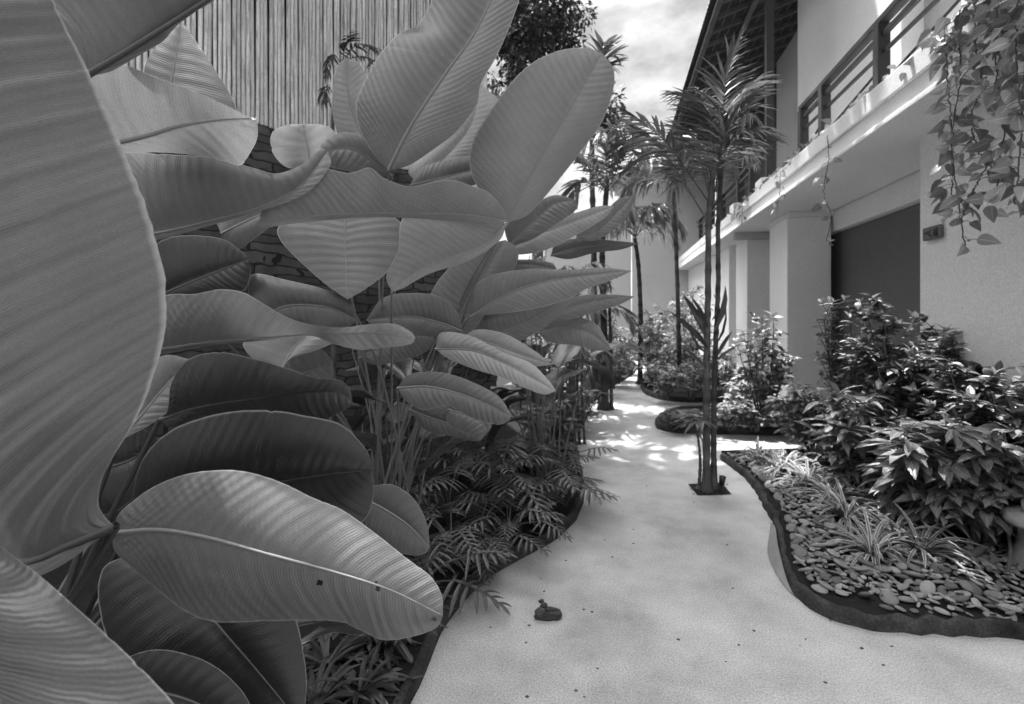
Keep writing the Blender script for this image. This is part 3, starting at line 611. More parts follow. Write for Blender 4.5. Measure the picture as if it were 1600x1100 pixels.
def shrub(name, base, rad, n, size, label, m=None, T=None, stems=9, h0=.15, flat=False, group=None, cat='shrub', tone=(.6, 1.35), twigs=70, tw=.13):
    base = np.asarray(base, float); t = thing(name, base, label, cat, group)
    rx, ry, h = rad; sm = MB(); lf = MB(); tips = []
    for i in range(stems):
        a = 6.283*i/stems+rng.normal(0, .3); r_ = rng.uniform(.3, .85)
        e = base+np.array([math.cos(a)*rx*r_, math.sin(a)*ry*r_, h*rng.uniform(.6, .98)])
        c = crs([base+np.array([math.cos(a), math.sin(a), 0])*.03, base*.6+e*.4+np.array([math.cos(a)*.03, math.sin(a)*.03, h*.05]), e], 14)
        sm.tube(c, np.linspace(.011, .004, 14), 5)
        for k in range(twigs//stems):
            p = c[rng.integers(4, 14)]; ph = rng.random()*6.283; q = np.array([math.cos(ph)*rx*.5, math.sin(ph)*ry*.5, rng.uniform(-.02, .25)*h])*rng.uniform(.5, 1)
            e2 = p+q; w = (e2-base)/np.array([rx, ry, h]); L = np.linalg.norm(w-np.array([0, 0, .4]))
            if L > 1: e2 = base+np.array([0, 0, .4*h])+(e2-base-np.array([0, 0, .4*h]))/L
            cc = np.array([p+(e2-p)*z+UP*.02*math.sin(z*3) for z in np.linspace(0, 1, 5)]); sm.tube(cc, np.linspace(.004, .002, 5), 4, cap=False); tips.append((p, e2))
    per = max(3, n//len(tips)); ps = []; ds = []
    for p, e in tips:
        ax = nrm(e-p)
        for k in range(per):
            z = rng.uniform(.25, 1.05); ang = rng.random()*6.283
            o_ = np.array([math.cos(ang), math.sin(ang), rng.uniform(-.35, .25) if not flat else rng.uniform(-.15, .08)])
            ps.append(p+(e-p)*z); ds.append(o_+ax*(.3+.9*(z > .9)))
    ps = np.array(ps); ds = np.array(ds)
    scatter(lf, T or T_oval, ps, ds, rng.uniform(size*.6, size*1.2, len(ps)), jit=.18 if flat else .35, tone=tone)
    sm.build('stem', M_twig, t); lf.build('foliage', m or M_leaf, t)
    return t
def frond(mb, lf, pts, L, n=26, droop=.5, r=.008, tone=(.7, 1.3), wid=1., start=.22):
    c = crs(pts, 40); mb.tube(c, np.linspace(r, r*.25, 40), 5)
    T = nrm(np.gradient(c, axis=0)); ps = []; ds = []; sz = []
    for k in np.linspace(start, 1, n):
        i = min(39, int(k*39)); side = nrm(np.cross(T[i], UP+.001*RT))
        for s_ in (-1, 1):
            if rng.random() < .06: continue
            d = side*s_*(1-.55*k)+T[i]*(.45+.7*k)+UP*(.25-droop*rng.uniform(.6, 1.2)); ps.append(c[i]); ds.append(d+rng.normal(0, .08, 3)); sz.append(L*(math.sin(math.pi*min(1, (k-start)/(1-start)*.8+.17))**.6)*rng.uniform(.85, 1.1))
    scatter(lf, T_palm, np.array(ps), np.array(ds), np.array(sz), jit=.25, tone=tone, wid=wid)
def palm(label, foot, trunks, fronds, L=.33, group='slender palms along the lane', n=26, droop=.5, fr=.008, wid=1., tone=(.7, 1.3)):
    t = thing('palm_tree', foot, label, 'palm tree', group); tm = MB()
    for pts, r0, r1 in trunks:
        c = crs(pts, 60); c = c+rng.normal(0, .0012, c.shape); rr = np.linspace(r0, r1, 60)*(1+.12*(np.arange(60) % 4 == 0)+rng.normal(0, .03, 60)); rr[:4] *= (1.7, 1.45, 1.2, 1.1); tm.tube(c, rr, 10, tone=np.repeat(rng.uniform(.8, 1.4)*np.where(np.arange(60) % 4 == 0, .5, .85)*rng.uniform(.75, 1.25, 60), 10), cap=False)
    tm.build('trunk', M_trunk, t)
    for pts in fronds:
        a, b = MB(), MB(); frond(a, b, pts, L, n=n, droop=droop, r=fr, wid=wid, tone=tone)
        f = a.build('frond', M_stalk, t); b.build('leaflets', M_frond, f)
    return t
def pp(*q): return [P(*a) for a in q]
# --- the slender palm in its pit in the path
pf = G(1108, 766)
D = 3.6
pit = poly_sheet('palm_pit', [G(1075, 757), G(1090, 775), G(1143, 773), G(1128, 755)], .004, M_soil)
palm1 = palm('slender palm with two close trunks growing from a pit in the path', pf,
    [([G(1104, 767), P(1104, 600, D), P(1106, 450, D), P(1108, 330, D), P(1116, 260, D)], .027, .018),
     ([G(1115, 764), P(1116, 600, D+.05), P(1122, 450, D+.05), P(1122, 360, D+.05), P(1128, 250, D)], .021, .015),
     ([G(1092, 764), P(1094, 720, D), P(1090, 680, D), P(1084, 655, D-.02)], .013, .006),
     ([G(1097, 766), P(1100, 700, D-.1), P(1088, 668, D-.1)], .008, .005)],
    [pp((1118,300,D), (1128,200,D), (1135,125,D-.05), (1158,52,D-.1)), pp((1105,345,D), (1068,284,D+.1), (1039,240,D+.2), (978,190,D+.2)),
     pp((1110,320,D), (1065,255,D-.1), (1030,212,D-.2), (965,168,D-.3)), pp((1112,260,D), (1125,233,D), (1159,210,D-.2), (1202,200,D-.35)),
     pp((1118,270,D), (1135,180,D+.1), (1162,142,D+.2), (1192,116,D+.3)), pp((1115,260,D), (1112,190,D+.1), (1090,158,D+.2), (1046,142,D+.3)),
     pp((1112,320,D), (1088,235,D+.3), (1062,240,D+.6), (1048,320,D+.8)), 
     pp((1120,300,D), (1140,230,D+.4), (1160,215,D+.7), (1182,260,D+.9)), pp((1115,320,D), (1104,220,D+.1), (1095,150,D+.3), (1085,135,D+.4)),
     pp((1112,330,D), (1100,250,D+.3), (1070,200,D+.5), (1035,230,D+.8)), pp((1118,300,D), (1130,220,D-.2), (1150,170,D-.2), (1178,180,D-.4))],
    L=.30, n=36, droop=.42, wid=.75, tone=(.5, 2.2), fr=.006)
a_, b_ = MB(), MB()                                           # young side shoots low on the trunks
ps = []; ds = []; sz = []
for (x0, y0, x1, y1) in ((1104,500,1085,470), (1112,500,1138,462), (1118,560,1142,515), (1100,590,1080,575), (1116,585,1140,580), (1108,535,1072,452), (1106,510,1078,470), (1106,545,1070,495), (1108,555,1066,520), (1114,520,1150,445), (1116,540,1152,488), (1118,565,1150,535), (1106,575,1072,548)):
    A0, B0 = P(x0, y0, D-.02), P(x1, y1, D-.02+rng.uniform(-.2, .2)); ps.append(A0); ds.append(B0-A0); sz.append(np.linalg.norm(B0-A0)*1.05)
for p_, d_, z_ in zip(ps, ds, sz):
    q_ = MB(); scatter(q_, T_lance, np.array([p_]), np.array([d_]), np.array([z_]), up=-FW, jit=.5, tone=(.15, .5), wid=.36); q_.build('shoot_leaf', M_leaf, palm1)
ps = []; ds = []; sz = []
for i in range(22):
    A0 = P(1088+rng.normal(0, 5), 655+rng.normal(0, 5), D-.05); a = rng.random()*6.28; ps.append(A0); ds.append(np.array([math.cos(a), math.sin(a), rng.uniform(-.5, .3)])); sz.append(rng.uniform(.10, .18))
scatter(b_, T_lance, np.array(ps), np.array(ds), np.array(sz), jit=.3, tone=(.5, 1.), wid=.7)
b_.build('shoot_foliage', M_leaf, palm1)
sp_ = thing('garden_spotlight', G(1127, 768), 'small dark garden spotlight at the foot of the slender palm', 'lamp')
b0 = G(1127, 768)
MB().tube([b0, b0+UP*.05], .006, 8).build('stake', M_metal, sp_)
mb = MB(); mb.tube([b0+UP*.045, b0+UP*.05+np.array([.003, .004, 0]), b0+UP*.11+np.array([.012, .01, 0]), b0+UP*.118+np.array([.012, .01, 0])], np.array([.016, .019, .024, .027]), 14); mb.build('lamp_head', M_metal, sp_)
# --- palms further along the lane
def crown(top, n, L, el=(10, 70), sag=.9, az0=0):
    o = []
    for i in range(n):
        a = az0+6.283*i/n+rng.normal(0, .25); e = R(rng.uniform(*el)); h = np.array([math.cos(a), math.sin(a), 0])
        p0 = np.array(top); p1 = p0+(h*math.cos(e)+UP*math.sin(e))*L*.4; p2 = p1+(h*.8+UP*(math.sin(e)-.55*sag))*L*.35; p3 = p2+(h*.7-UP*sag)*L*.3
        o.append([p0, p1, p2, p3])
    return o
b3 = G(945, 640)
palm('palm standing at the bend of the path with fronds against the sky', b3,
    [([b3, P(944, 520, 6.6), P(941, 400, 6.6), P(948, 290, 6.6)], .05, .035), ([b3+RT*.09, P(955, 560, 6.6), P(952, 470, 6.7)], .025, .02), ([b3-RT*.08, P(936, 560, 6.6), P(925, 480, 6.5)], .02, .015)],
    crown(P(948, 300, 6.6), 10, 1.15, el=(35, 80), sag=.5)+crown(P(925, 482, 6.5), 4, .6)+[pp((948,300,6.6), (952,250,6.5), (968,215,6.4), (1000,195,6.3)), pp((948,300,6.6), (930,290,6.5), (905,285,6.4), (885,320,6.3)), pp((948,300,6.6), (958,260,6.6), (975,235,6.6), (1000,240,6.6))],
    L=.42, n=16, droop=.25, wid=1.2)
b4 = G(1000, 600)
palm('palm with drooping pale fronds in front of the gabled house', b4,
    [([b4, P(1001, 500, 8.9), P(998, 420, 8.9), P(992, 372, 8.9)], .05, .035)],
    crown(P(992, 370, 8.9), 8, 1.1, el=(20, 70), sag=.9)+[pp((992,372,8.9), (1015,340,8.7), (1040,328,8.5), (1066,350,8.3)), pp((992,372,8.9), (1005,335,8.5), (1030,318,8.2), (1058,325,8.0))], L=.5, n=20, droop=.9, wid=.9, tone=(1.0, 1.9))
b5 = G(1062, 606)
palm('thin dark palm standing close to the far wall of the house', b5,
    [([b5, P(1060, 500, 8.1), P(1057, 400, 8.1), P(1053, 300, 8.1)], .04, .028)], crown(P(1053, 290, 8.1), 9, 1.2, el=(20, 75), sag=.8), L=.5, n=18, droop=.6)
b6 = G(893, 694)
palm('dark multi-stemmed palm at the left edge of the path', b6,
    [([b6, P(894, 600, 4.85), P(894, 520, 4.85), P(892, 452, 4.85)], .04, .028), ([b6+RT*.13, P(909, 600, 4.9), P(911, 540, 4.9)], .012, .01), ([b6+RT*.08, P(902, 600, 4.8), P(903, 560, 4.8)], .014, .011)],
    crown(P(892, 455, 4.85), 7, .6, el=(10, 60), sag=.9)+crown(P(911, 545, 4.9), 4, .35), L=.26, n=16, droop=.7, fr=.005)
b7 = P(930, 620, 9); b7[2] = 0
palm('tall palm behind the large leaves with a stiff crown against the sky', b7,
    [([b7, P(928, 400, 9), P(925, 250, 9), P(928, 130, 9)], .06, .045)], crown(P(936, 118, 9), 6, .6, el=(40, 85), sag=.2), L=.42, n=12, droop=.1, wid=1.6, tone=(.4, .8))
# --- dark tree beyond the screen
tb = P(835, 600, 10.5); tb[2] = 0
tt = thing('broadleaf_tree', tb, 'dark dense tree rising behind the bamboo screen and the tall leaves', 'tree')
mb = MB(); tc_ = P(832, 40, 10.5)
mb.tube(crs([tb, tb*.5+tc_*.5+RT*.1, tc_], 20), np.linspace(.16, .07, 20), 10)
lf = MB(); cl_ = []
for i in range(46):
    d = nrm(rng.normal(0, 1, 3)); c = tc_+d*np.array([1.0, 1.0, 1.9])*rng.uniform(.55, 1.0); cl_.append(c); mb.tube(crs([tc_-UP*.8, (tc_+c)/2+UP*.1, c], 8), np.linspace(.03, .008, 8), 5)
for x, y in ((948,160), (950,185), (946,210), (960,200), (905,20), (895,70), (870,118), (780,130), (800,170)): cl_.append(P(x, y, 10.5))
ps = []; ds = []
for c in cl_:
    k = 170; q = nrm(rng.normal(0, 1, (k, 3)))*(rng.random((k, 1))**.5)*rng.uniform(.24, .42); ps.append(c+q); ds.append(q+rng.normal(0, .15, (k, 3))-UP*.1)
ps = np.vstack(ps); ds = np.vstack(ds)
scatter(lf, T_tiny, ps, ds, rng.uniform(.08, .15, len(ps)), jit=.8, tone=(.5, 1.6))
mb.build('trunk', M_twig, tt); lf.build('crown', M_darkleaf, tt)
# --- added high tree, out of view, placed to shade the foreground
st = thing('added_shade_tree', (-4.6, 3.6, 0), 'added out-of-view tree with its crown shaped to shade the near path', 'tree')
mb = MB(); mb.tube(crs([(-4.6, 3.6, 0), (-4.3, 3.7, 4), (-2.4, 4.2, 7.4)], 20), np.linspace(.2, .08, 20), 10)
ps = []; ds = []
for i in range(480):
    a = rng.random()*6.28; r_ = math.sqrt(rng.random()); c = np.array([-1.0+math.cos(a)*r_*4.6, 3.4+math.sin(a)*r_*3.5, 8.2+rng.normal(0, .3)])
    if c[0] > .05 and c[1] > 4.75 and i % 4: continue
    if i % 4 == 0: mb.tube(crs([(-2.4, 4.2, 7.4), (c+np.array([-2.4, 4.2, 7.6]))/2, c], 8), np.linspace(.04, .01, 8), 5)
    q = rng.normal(0, 1, (46, 3))*np.array([.3, .3, .14]); ps.append(c+q); ds.append(q+rng.normal(0, .2, (46, 3)))
ps = np.vstack(ps); ds = np.vstack(ds); lf = MB()
for gx, gy in ((1144, 931), (1050, 940), (900, 900)):             # boughs added to block stray sun on the near path
    g_ = G(gx, gy)+np.array(sv)*(8.2/sv[2]); q = rng.normal(0, 1, (150, 3))*np.array([.3, .3, .12]); ps = np.vstack([ps, g_+q]); ds = np.vstack([ds, q+rng.normal(0, .2, q.shape)])
svn = np.array(sv)                                            # gaps cut in the crown to aim sun flecks at chosen leaves
for (x, y, d_, r_) in ((600,525,.9,.16), (540,515,.93,.10), (830,590,1.65,.16), (760,555,1.68,.1), (280,185,.9,.17), (360,215,.95,.12), (470,215,1.72,.15), (575,140,2.1,.14), (770,170,2.0,.1), (1560,310,2.7,.18), (1520,200,2.8,.16), (1500,360,2.85,.14),
        (1580,120,2.6,.16), (1440,640,2.9,.25), (1350,650,3.2,.28), (1520,600,2.8,.25), (1380,560,3.4,.3), (1300,780,2.9,.2), (1400,830,2.6,.18), (1260,680,3.6,.3), (1190,560,5.5,.4)):
    q = P(x, y, d_); w = ps-q; k = w@svn; dist = np.linalg.norm(w-k[:, None]*svn, axis=1); keep = dist > r_+.13; ps = ps[keep]; ds = ds[keep]
scatter(lf, T_oval, ps, ds, rng.uniform(.2, .34, len(ps)), jit=.4)
mb.build('trunk', M_twig, st); lf.build('crown', M_darkleaf, st)
# ------------------------------------------------------------ shrubs on the right
gR = 'leafy shrubs in the pebble bed'
def onz(x, y): return G(x, y, BEDZ)
SH = [ # px, ground y, (rx, ry, h), n, size, template, label, flat
 (1425, 772, (.46,.34,1.30), 3600, .082, T_oval, 'tallest fine-leaved shrub in front of the dark recess', True),
 (1322, 735, (.22,.26,1.32), 1000, .07, T_oval, 'thin pale-tipped shrub beside the square column', True),
 (1585, 835, (.42,.32,.98), 2400, .085, T_oval, 'wide fine-leaved shrub against the pale wall at the right edge', True),
 (1275, 715, (.34,.30,.62), 800, .10, T_lance, 'low pale-leaved shrub beside the side walk', False),
 (1345, 775, (.34,.28,.68), 700, .13, T_lance, 'broad pointed-leaf shrub in the middle of the shrub mass', False),
 (1450, 830, (.34,.30,.66), 520, .18, T_lance, 'large shrub with long drooping glossy leaves behind the strap plants', False),
 (1530, 850, (.28,.26,.62), 460, .16, T_lance, 'shaded shrub with long leaves next to the bent branch', False),
 (1625, 870, (.30,.28,.66), 700, .11, T_oval, 'dark shrub behind the capped stone', False),
]
for x, y, rad, n, s_, T, lab, fl in SH: shrub('leafy_shrub', onz(x, y), rad, int(n*1.5), s_, lab, T=T, flat=fl, group=gR, tone=(.5, 1.5), twigs=130, stems=12)
# sunlit shrub before the columns and low plants of the island bed
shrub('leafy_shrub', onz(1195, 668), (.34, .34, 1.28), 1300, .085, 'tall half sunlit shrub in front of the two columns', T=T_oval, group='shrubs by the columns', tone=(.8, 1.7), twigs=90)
for x, y, r_, h, n, s_, m_, lab in ((1140,672,.26,.34,500,.07,M_leaf,'low dark shrub just right of the slender palm'), (1180,674,.24,.28,420,.07,M_leaf,'low dark shrub under the tall sunlit shrub'), (1225,676,.26,.30,420,.08,M_leaf,'low dark shrub at the foot of the square column'),
        (1062,668,.20,.22,300,.08,M_leaf,'small rounded shrub at the tip of the island bed'), (1155,655,.24,.5,420,.08,M_paleleaf,'pale leafy shrub left of the tall sunlit shrub')):
    shrub('low_shrub', onz(x, y), (r_, r_, h), n, s_, lab, m=m_, T=T_oval, group='low shrubs of the island bed', twigs=40, stems=6, tone=(.6, 1.5))
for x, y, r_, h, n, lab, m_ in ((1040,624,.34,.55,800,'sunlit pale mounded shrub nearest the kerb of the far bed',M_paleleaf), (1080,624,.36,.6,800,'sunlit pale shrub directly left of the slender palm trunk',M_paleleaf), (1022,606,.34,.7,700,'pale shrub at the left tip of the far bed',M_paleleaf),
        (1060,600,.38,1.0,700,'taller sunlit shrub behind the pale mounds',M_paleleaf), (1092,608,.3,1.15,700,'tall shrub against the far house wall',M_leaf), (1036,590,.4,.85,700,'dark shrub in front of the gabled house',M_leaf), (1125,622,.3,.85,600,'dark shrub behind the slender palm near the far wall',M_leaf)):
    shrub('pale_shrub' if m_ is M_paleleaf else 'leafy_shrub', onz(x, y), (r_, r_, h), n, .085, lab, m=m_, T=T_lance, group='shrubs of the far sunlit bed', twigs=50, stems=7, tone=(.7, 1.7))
for x, y, d_, r_, h, n, lab in ((965,600,0,.45,.75,500,'leafy plant beyond the palm at the bend'), (905,668,0,.3,.5,400,'dark plant between the path and the multi-stemmed palm'), (930,612,0,.5,1.3,900,'dark tall shrub behind the palm at the bend'), (880,650,0,.45,.9,700,'dark shrub behind the narrow blades left of the path'),
        (985,582,0,.5,.9,600,'distant shrub at the far end of the lane'), (840,640,0,.6,1.2,900,'dark shrub deep in the left bed'), (815,620,0,.8,2.7,1900,'tall dark bush closing the gap past the end of the stone wall'), (880,606,0,.8,2.3,1700,'tall dark bush behind the palms at the left of the lane'), (935,590,0,.6,1.7,900,'tall bush in front of the low far wall'), (860,700,0,.35,.5,500,'low dark shrub beside the lobed plants')):
    shrub('leafy_shrub', onz(x, y), (r_, r_, h), n, .10, lab, T=T_lance, group='shrubs of the left bed', twigs=50, stems=7, tone=(.5, 1.4))
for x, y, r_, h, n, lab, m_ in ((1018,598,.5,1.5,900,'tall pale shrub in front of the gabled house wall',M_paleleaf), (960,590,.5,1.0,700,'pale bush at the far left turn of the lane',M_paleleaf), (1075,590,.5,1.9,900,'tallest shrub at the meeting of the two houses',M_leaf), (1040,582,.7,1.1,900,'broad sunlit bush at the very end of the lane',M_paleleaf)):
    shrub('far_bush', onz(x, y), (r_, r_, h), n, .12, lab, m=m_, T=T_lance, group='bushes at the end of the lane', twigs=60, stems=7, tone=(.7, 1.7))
yb = P(522, 600, 3.75); yb[2] = BEDZ
palm('young dark palm shoot standing close to the bamboo screen', yb, [([yb, P(520, 300, 3.75), P(522, 150, 3.75), P(535, 95, 3.7)], .02, .012)],
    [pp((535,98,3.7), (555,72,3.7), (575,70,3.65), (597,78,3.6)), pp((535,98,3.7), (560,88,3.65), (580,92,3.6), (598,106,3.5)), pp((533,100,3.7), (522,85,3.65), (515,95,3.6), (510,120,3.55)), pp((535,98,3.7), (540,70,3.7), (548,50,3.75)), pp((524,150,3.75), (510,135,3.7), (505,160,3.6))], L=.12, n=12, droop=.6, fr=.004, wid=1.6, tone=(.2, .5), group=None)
# ------------------------------------------------------------ strap-leaved plants
def strap_plant(name, base, n, L, w, label, group, m=None, dark=1., el=(25, 80)):
    t = thing(name, base, label, 'plant', group); mb = MB(); base = np.asarray(base)
    for i in range(n):
        a = rng.random()*6.283; e = R(rng.uniform(*el)); h = np.array([math.cos(a), math.sin(a), 0]); l_ = L*rng.uniform(.55, 1.1); K = 9
        c = [base+h*.012]; ee = e
        for k in range(K-1): c.append(c[-1]+(h*math.cos(ee)+UP*math.sin(ee))*l_/(K-1)); ee -= rng.uniform(.12, .30)
        c = np.array(c); c[:, 2] = np.maximum(c[:, 2], base[2]+.004+.002*rng.random()); tt_ = np.linspace(0, 1, K); ww = w*np.sin(np.pi*(tt_*.82+.14))**.8*(tt_ < .999)+.0004
        s_ = np.array([-h[1], h[0], 0]); rows = np.stack([c-s_*ww[:, None], c-UP*ww[:, None]*.35, c+s_*ww[:, None]], 1)
        uv = np.stack(np.broadcast_arrays(np.array([-1, 0, 1.])[None], tt_[:, None]), -1)
        mb.sheet(rows, uv, rng.uniform(.7, 1.3)*dark)
    mb.build('foliage', m or M_strap, t); return t
lab = ['striped strap-leaved tuft nearest the branching side walk', 'striped strap-leaved tuft second from the side walk', 'striped tuft over the narrow end of the pebbles', 'striped tuft in the row beside the broad pointed-leaf shrub', 'striped tuft at the middle of the row, leaning on the pebbles',
       'striped tuft behind the front tufts', 'full striped tuft below the large drooping leaves', 'foremost striped tuft standing alone on the pebbles', 'rightmost striped tuft beside the bent branch', 'striped tuft between the foremost and the rightmost one', 'striped tuft half under the shrub mass', 'striped tuft pushed against the low pale-leaved shrub']
for (x, y, n, L), lb in zip([(1185,722,46,.26), (1222,738,48,.27), (1262,762,50,.28), (1300,785,50,.27), (1322,812,50,.27), (1375,800,46,.28), (1418,830,50,.29), (1362,868,44,.27), (1440,866,40,.27), (1398,850,44,.26), (1345,776,44,.27), (1240,728,40,.26)], lab):
    strap_plant('strap_leaved_plant', onz(x, y), int(n*1.7), L*1.12, .0078, lb, 'striped strap-leaved plants by the pebbles')
for x, y, lb in ((560,1085,'narrow-leaved tuft in the shade at the bottom of the left bed'), (510,1040,'narrow-leaved tuft half under the hanging leaf'), (600,1010,'narrow-leaved tuft touching the left kerb'), (490,1110,'narrow-leaved tuft cropped by the bottom edge'), (640,960,'narrow-leaved tuft behind the tip of the hanging leaf')):
    strap_plant('strap_leaved_plant', onz(x, y), 34, .22, .0075, lb, 'narrow-leaved tufts of the left bed', m=M_lobed, dark=.8, el=(15, 65))
# ------------------------------------------------------------ lobed plants along the left kerb
def lobed_leaf(mb, base, d, L, tone):
    d = nrm(d); s_ = nrm(np.cross(d, UP)); nn = np.cross(s_, d); K = 7
    mid = np.array([base+d*L*t-UP*L*.28*t*t for t in np.linspace(0, 1, 10)]); tt_ = np.linspace(0, 1, 10)
    ww = L*.055*np.sin(np.pi*(tt_*.8+.15)); mb.sheet(np.stack([mid-s_*ww[:, None]+nn*.004, mid, mid+s_*ww[:, None]+nn*.004], 1), None, tone)
    for k in np.linspace(.03, .92, K):
        o_ = base+d*L*k-UP*L*.28*k*k
        for sg in (-1, 1):
            ang = R(rng.uniform(95-75*k, 112-78*k)); dd = d*math.cos(ang)+s_*sg*math.sin(ang); l_ = L*(.62-.30*k+.08*math.sin(k*6))*rng.uniform(.85, 1.1); w = L*.04
            c = np.array([o_+dd*l_*t-UP*l_*.35*t*t for t in np.linspace(0, 1, 6)]); pr = w*np.array([.6, .9, 1, 1.05, .8, .12]); pv = nrm(np.cross(dd, nn))
            mb.sheet(np.stack([c-pv*pr[:, None]+nn*.003, c, c+pv*pr[:, None]+nn*.003], 1), None, tone)
def lobed_plant(base, n, L, label, azr=(0, 360), hm=.22):
    t = thing('lobed_leaf_plant', base, label, 'plant', 'lobed plants along the left kerb'); pm, lf = MB(), MB(); base = np.asarray(base)
    for i in range(n):
        a = R(rng.uniform(*azr)); h = np.array([math.cos(a), math.sin(a), 0]); r_ = rng.uniform(.05, .24); z = rng.uniform(.4, 1.2)*hm
        e = base+h*r_+UP*z; pm.tube(crs([base, base+h*r_*.3+UP*z*.7, e], 8), np.linspace(.005, .003, 8), 5)
        lobed_leaf(lf, e, h+UP*rng.uniform(-.15, .35), L*rng.uniform(.7, 1.15), rng.uniform(.6, 1.35))
    pm.build('stem', M_stalk, t); lf.build('foliage', M_lobed, t)
for x, y, n, L, lb, hm in ((856,790,14,.23,'lobed plant reaching over the kerb onto the path',.32), (795,850,13,.18,'lobed plant in the curve of the left kerb',.16), (748,860,12,.17,'lobed plant left of the curve of the kerb',.18), (705,885,12,.18,'lobed plant beside the tip of the hanging leaf',.18),
        (780,800,13,.24,'lobed plant in the second row under the far leaves',.32), (700,820,12,.24,'lobed plant at the foot of the fan of stalks',.26), (840,740,12,.24,'lobed plant at the back of the left bed',.25), (660,930,10,.2,'small lobed plant tucked behind the hanging leaf',.14), (880,735,11,.22,'lobed plant by the stems of the multi-stemmed palm',.2), (740,760,10,.24,'lobed plant deep in shade by the thick stalks',.25)):
    lobed_plant(onz(x, y), n, L, lb, hm=hm)
# ------------------------------------------------------------ pebbles
def inpoly(p, poly):
    c = False; n = len(poly)
    for i in range(n):
        a, b = poly[i], poly[i-1]
        if (a[1] > p[1]) != (b[1] > p[1]) and p[0] < (b[0]-a[0])*(p[1]-a[1])/(b[1]-a[1])+a[0]: c = not c
    return c
kp = [cr_[i]+sr_[i]*.075 for i in range(len(cr_))]
kp = [k for k in kp if (k-C0)@FW > .9]
kp = sorted(kp, key=lambda k: -k[1])
back = [G(x, y) for x, y in ((1800, 930), (1640, 872), (1500, 862), (1400, 872), (1330, 862), (1290, 815), (1240, 770), (1190, 732))]
ppoly = [(k[0], k[1]) for k in kp]+[(b[0], b[1]) for b in back]
xs = [p[0] for p in ppoly]; ys_ = [p[1] for p in ppoly]; pts = []
tries = 0
while tries < 90000 and len(pts) < 1500:
    tries += 1; q = (rng.uniform(min(xs), max(xs)), rng.uniform(min(ys_), max(ys_)))
    if not inpoly(q, ppoly): continue
    r_ = rng.choice([.012, .017, .021, .026, .034])*rng.uniform(.85, 1.15); lay = 0 if len(pts) < 800 else 1
    if all((q[0]-a[0])**2+(q[1]-a[1])**2 > ((r_+a[2])*(.86 if a[3] == lay else .25))**2 for a in pts): pts.append((q[0], q[1], r_, lay))
    if lay == 1 and len(pts) > 1350: break
pm = []
def pebmesh(sd):
    r2 = np.random.default_rng(sd); mb = MB(); nu, nv = 14, 8; v = []
    e = r2.uniform(.45, .9); k1_, k2_ = r2.uniform(0, 6, 2); am = r2.uniform(.04, .12)
    for j in range(nv+1):
        ph = math.pi*j/nv
        for i in range(nu):
            th = 2*math.pi*i/nu; q = 1+am*math.sin(2*th+k1_)+am*.6*math.sin(3*th+k2_)
            v.append((math.sin(ph)**.8*math.cos(th)*q, math.sin(ph)**.8*math.sin(th)*q*e, math.cos(ph)*.24))
    f = [(j*nu+i, (j+1)*nu+i, (j+1)*nu+(i+1) % nu, j*nu+(i+1) % nu) for j in range(nv) for i in range(nu)]
    return np.array(v), np.array(f)
PB = [pebmesh(i) for i in range(9)]
vis = []
for x, y, r_, lay in pts:
    z = BEDZ+.008+lay*.014; q = np.array([x, y, z])-C0; d = q@FW; px = 800+F*(q@RT)/d
    rot = np.array([rng.normal(0, .26), rng.normal(0, .26), rng.random()*6.28])
    vis.append((r_/d*(1 if px < 1600 and d > .3 else .0), x, y, z, r_, rot))
vis.sort(key=lambda t: -t[0])
from mathutils import Euler
mats_p = []
stuff = MB(); pebs = []
pme = []
for v, f in PB:
    for tn in (.55, .8, 1.0, 1.35):
        o = MB().add(v, f, tone=tn).build('river_pebble', M_pebble); pme.append(o.data); bpy.data.objects.remove(o)
for i, (s_, x, y, z, r_, rot) in enumerate(vis):
    k = rng.integers(9); tn = rng.integers(4)
    if i < 300 and s_ > 0:
        o = bpy.data.objects.new('river_pebble', pme[k*4+tn]); COL.objects.link(o); o.location = (x, y, z); o.scale = (r_*1.18,)*3; o.rotation_euler = Euler(rot)
        tag(o, 'flat smooth river pebble lying in the curved bed right of the path', 'pebble', 'river pebbles in the right bed')
    else:
        mt = np.array(Euler(rot).to_matrix()); v, f = PB[k]; stuff.add((v*r_*1.18)@mt.T+np.array([x, y, z]), f, tone=(.55, .8, 1.0, 1.35)[tn])
if stuff.n: tag(stuff.build('pebbles', M_pebble), 'smaller and farther flat pebbles filling the rest of the right bed', 'pebbles', kind='stuff')
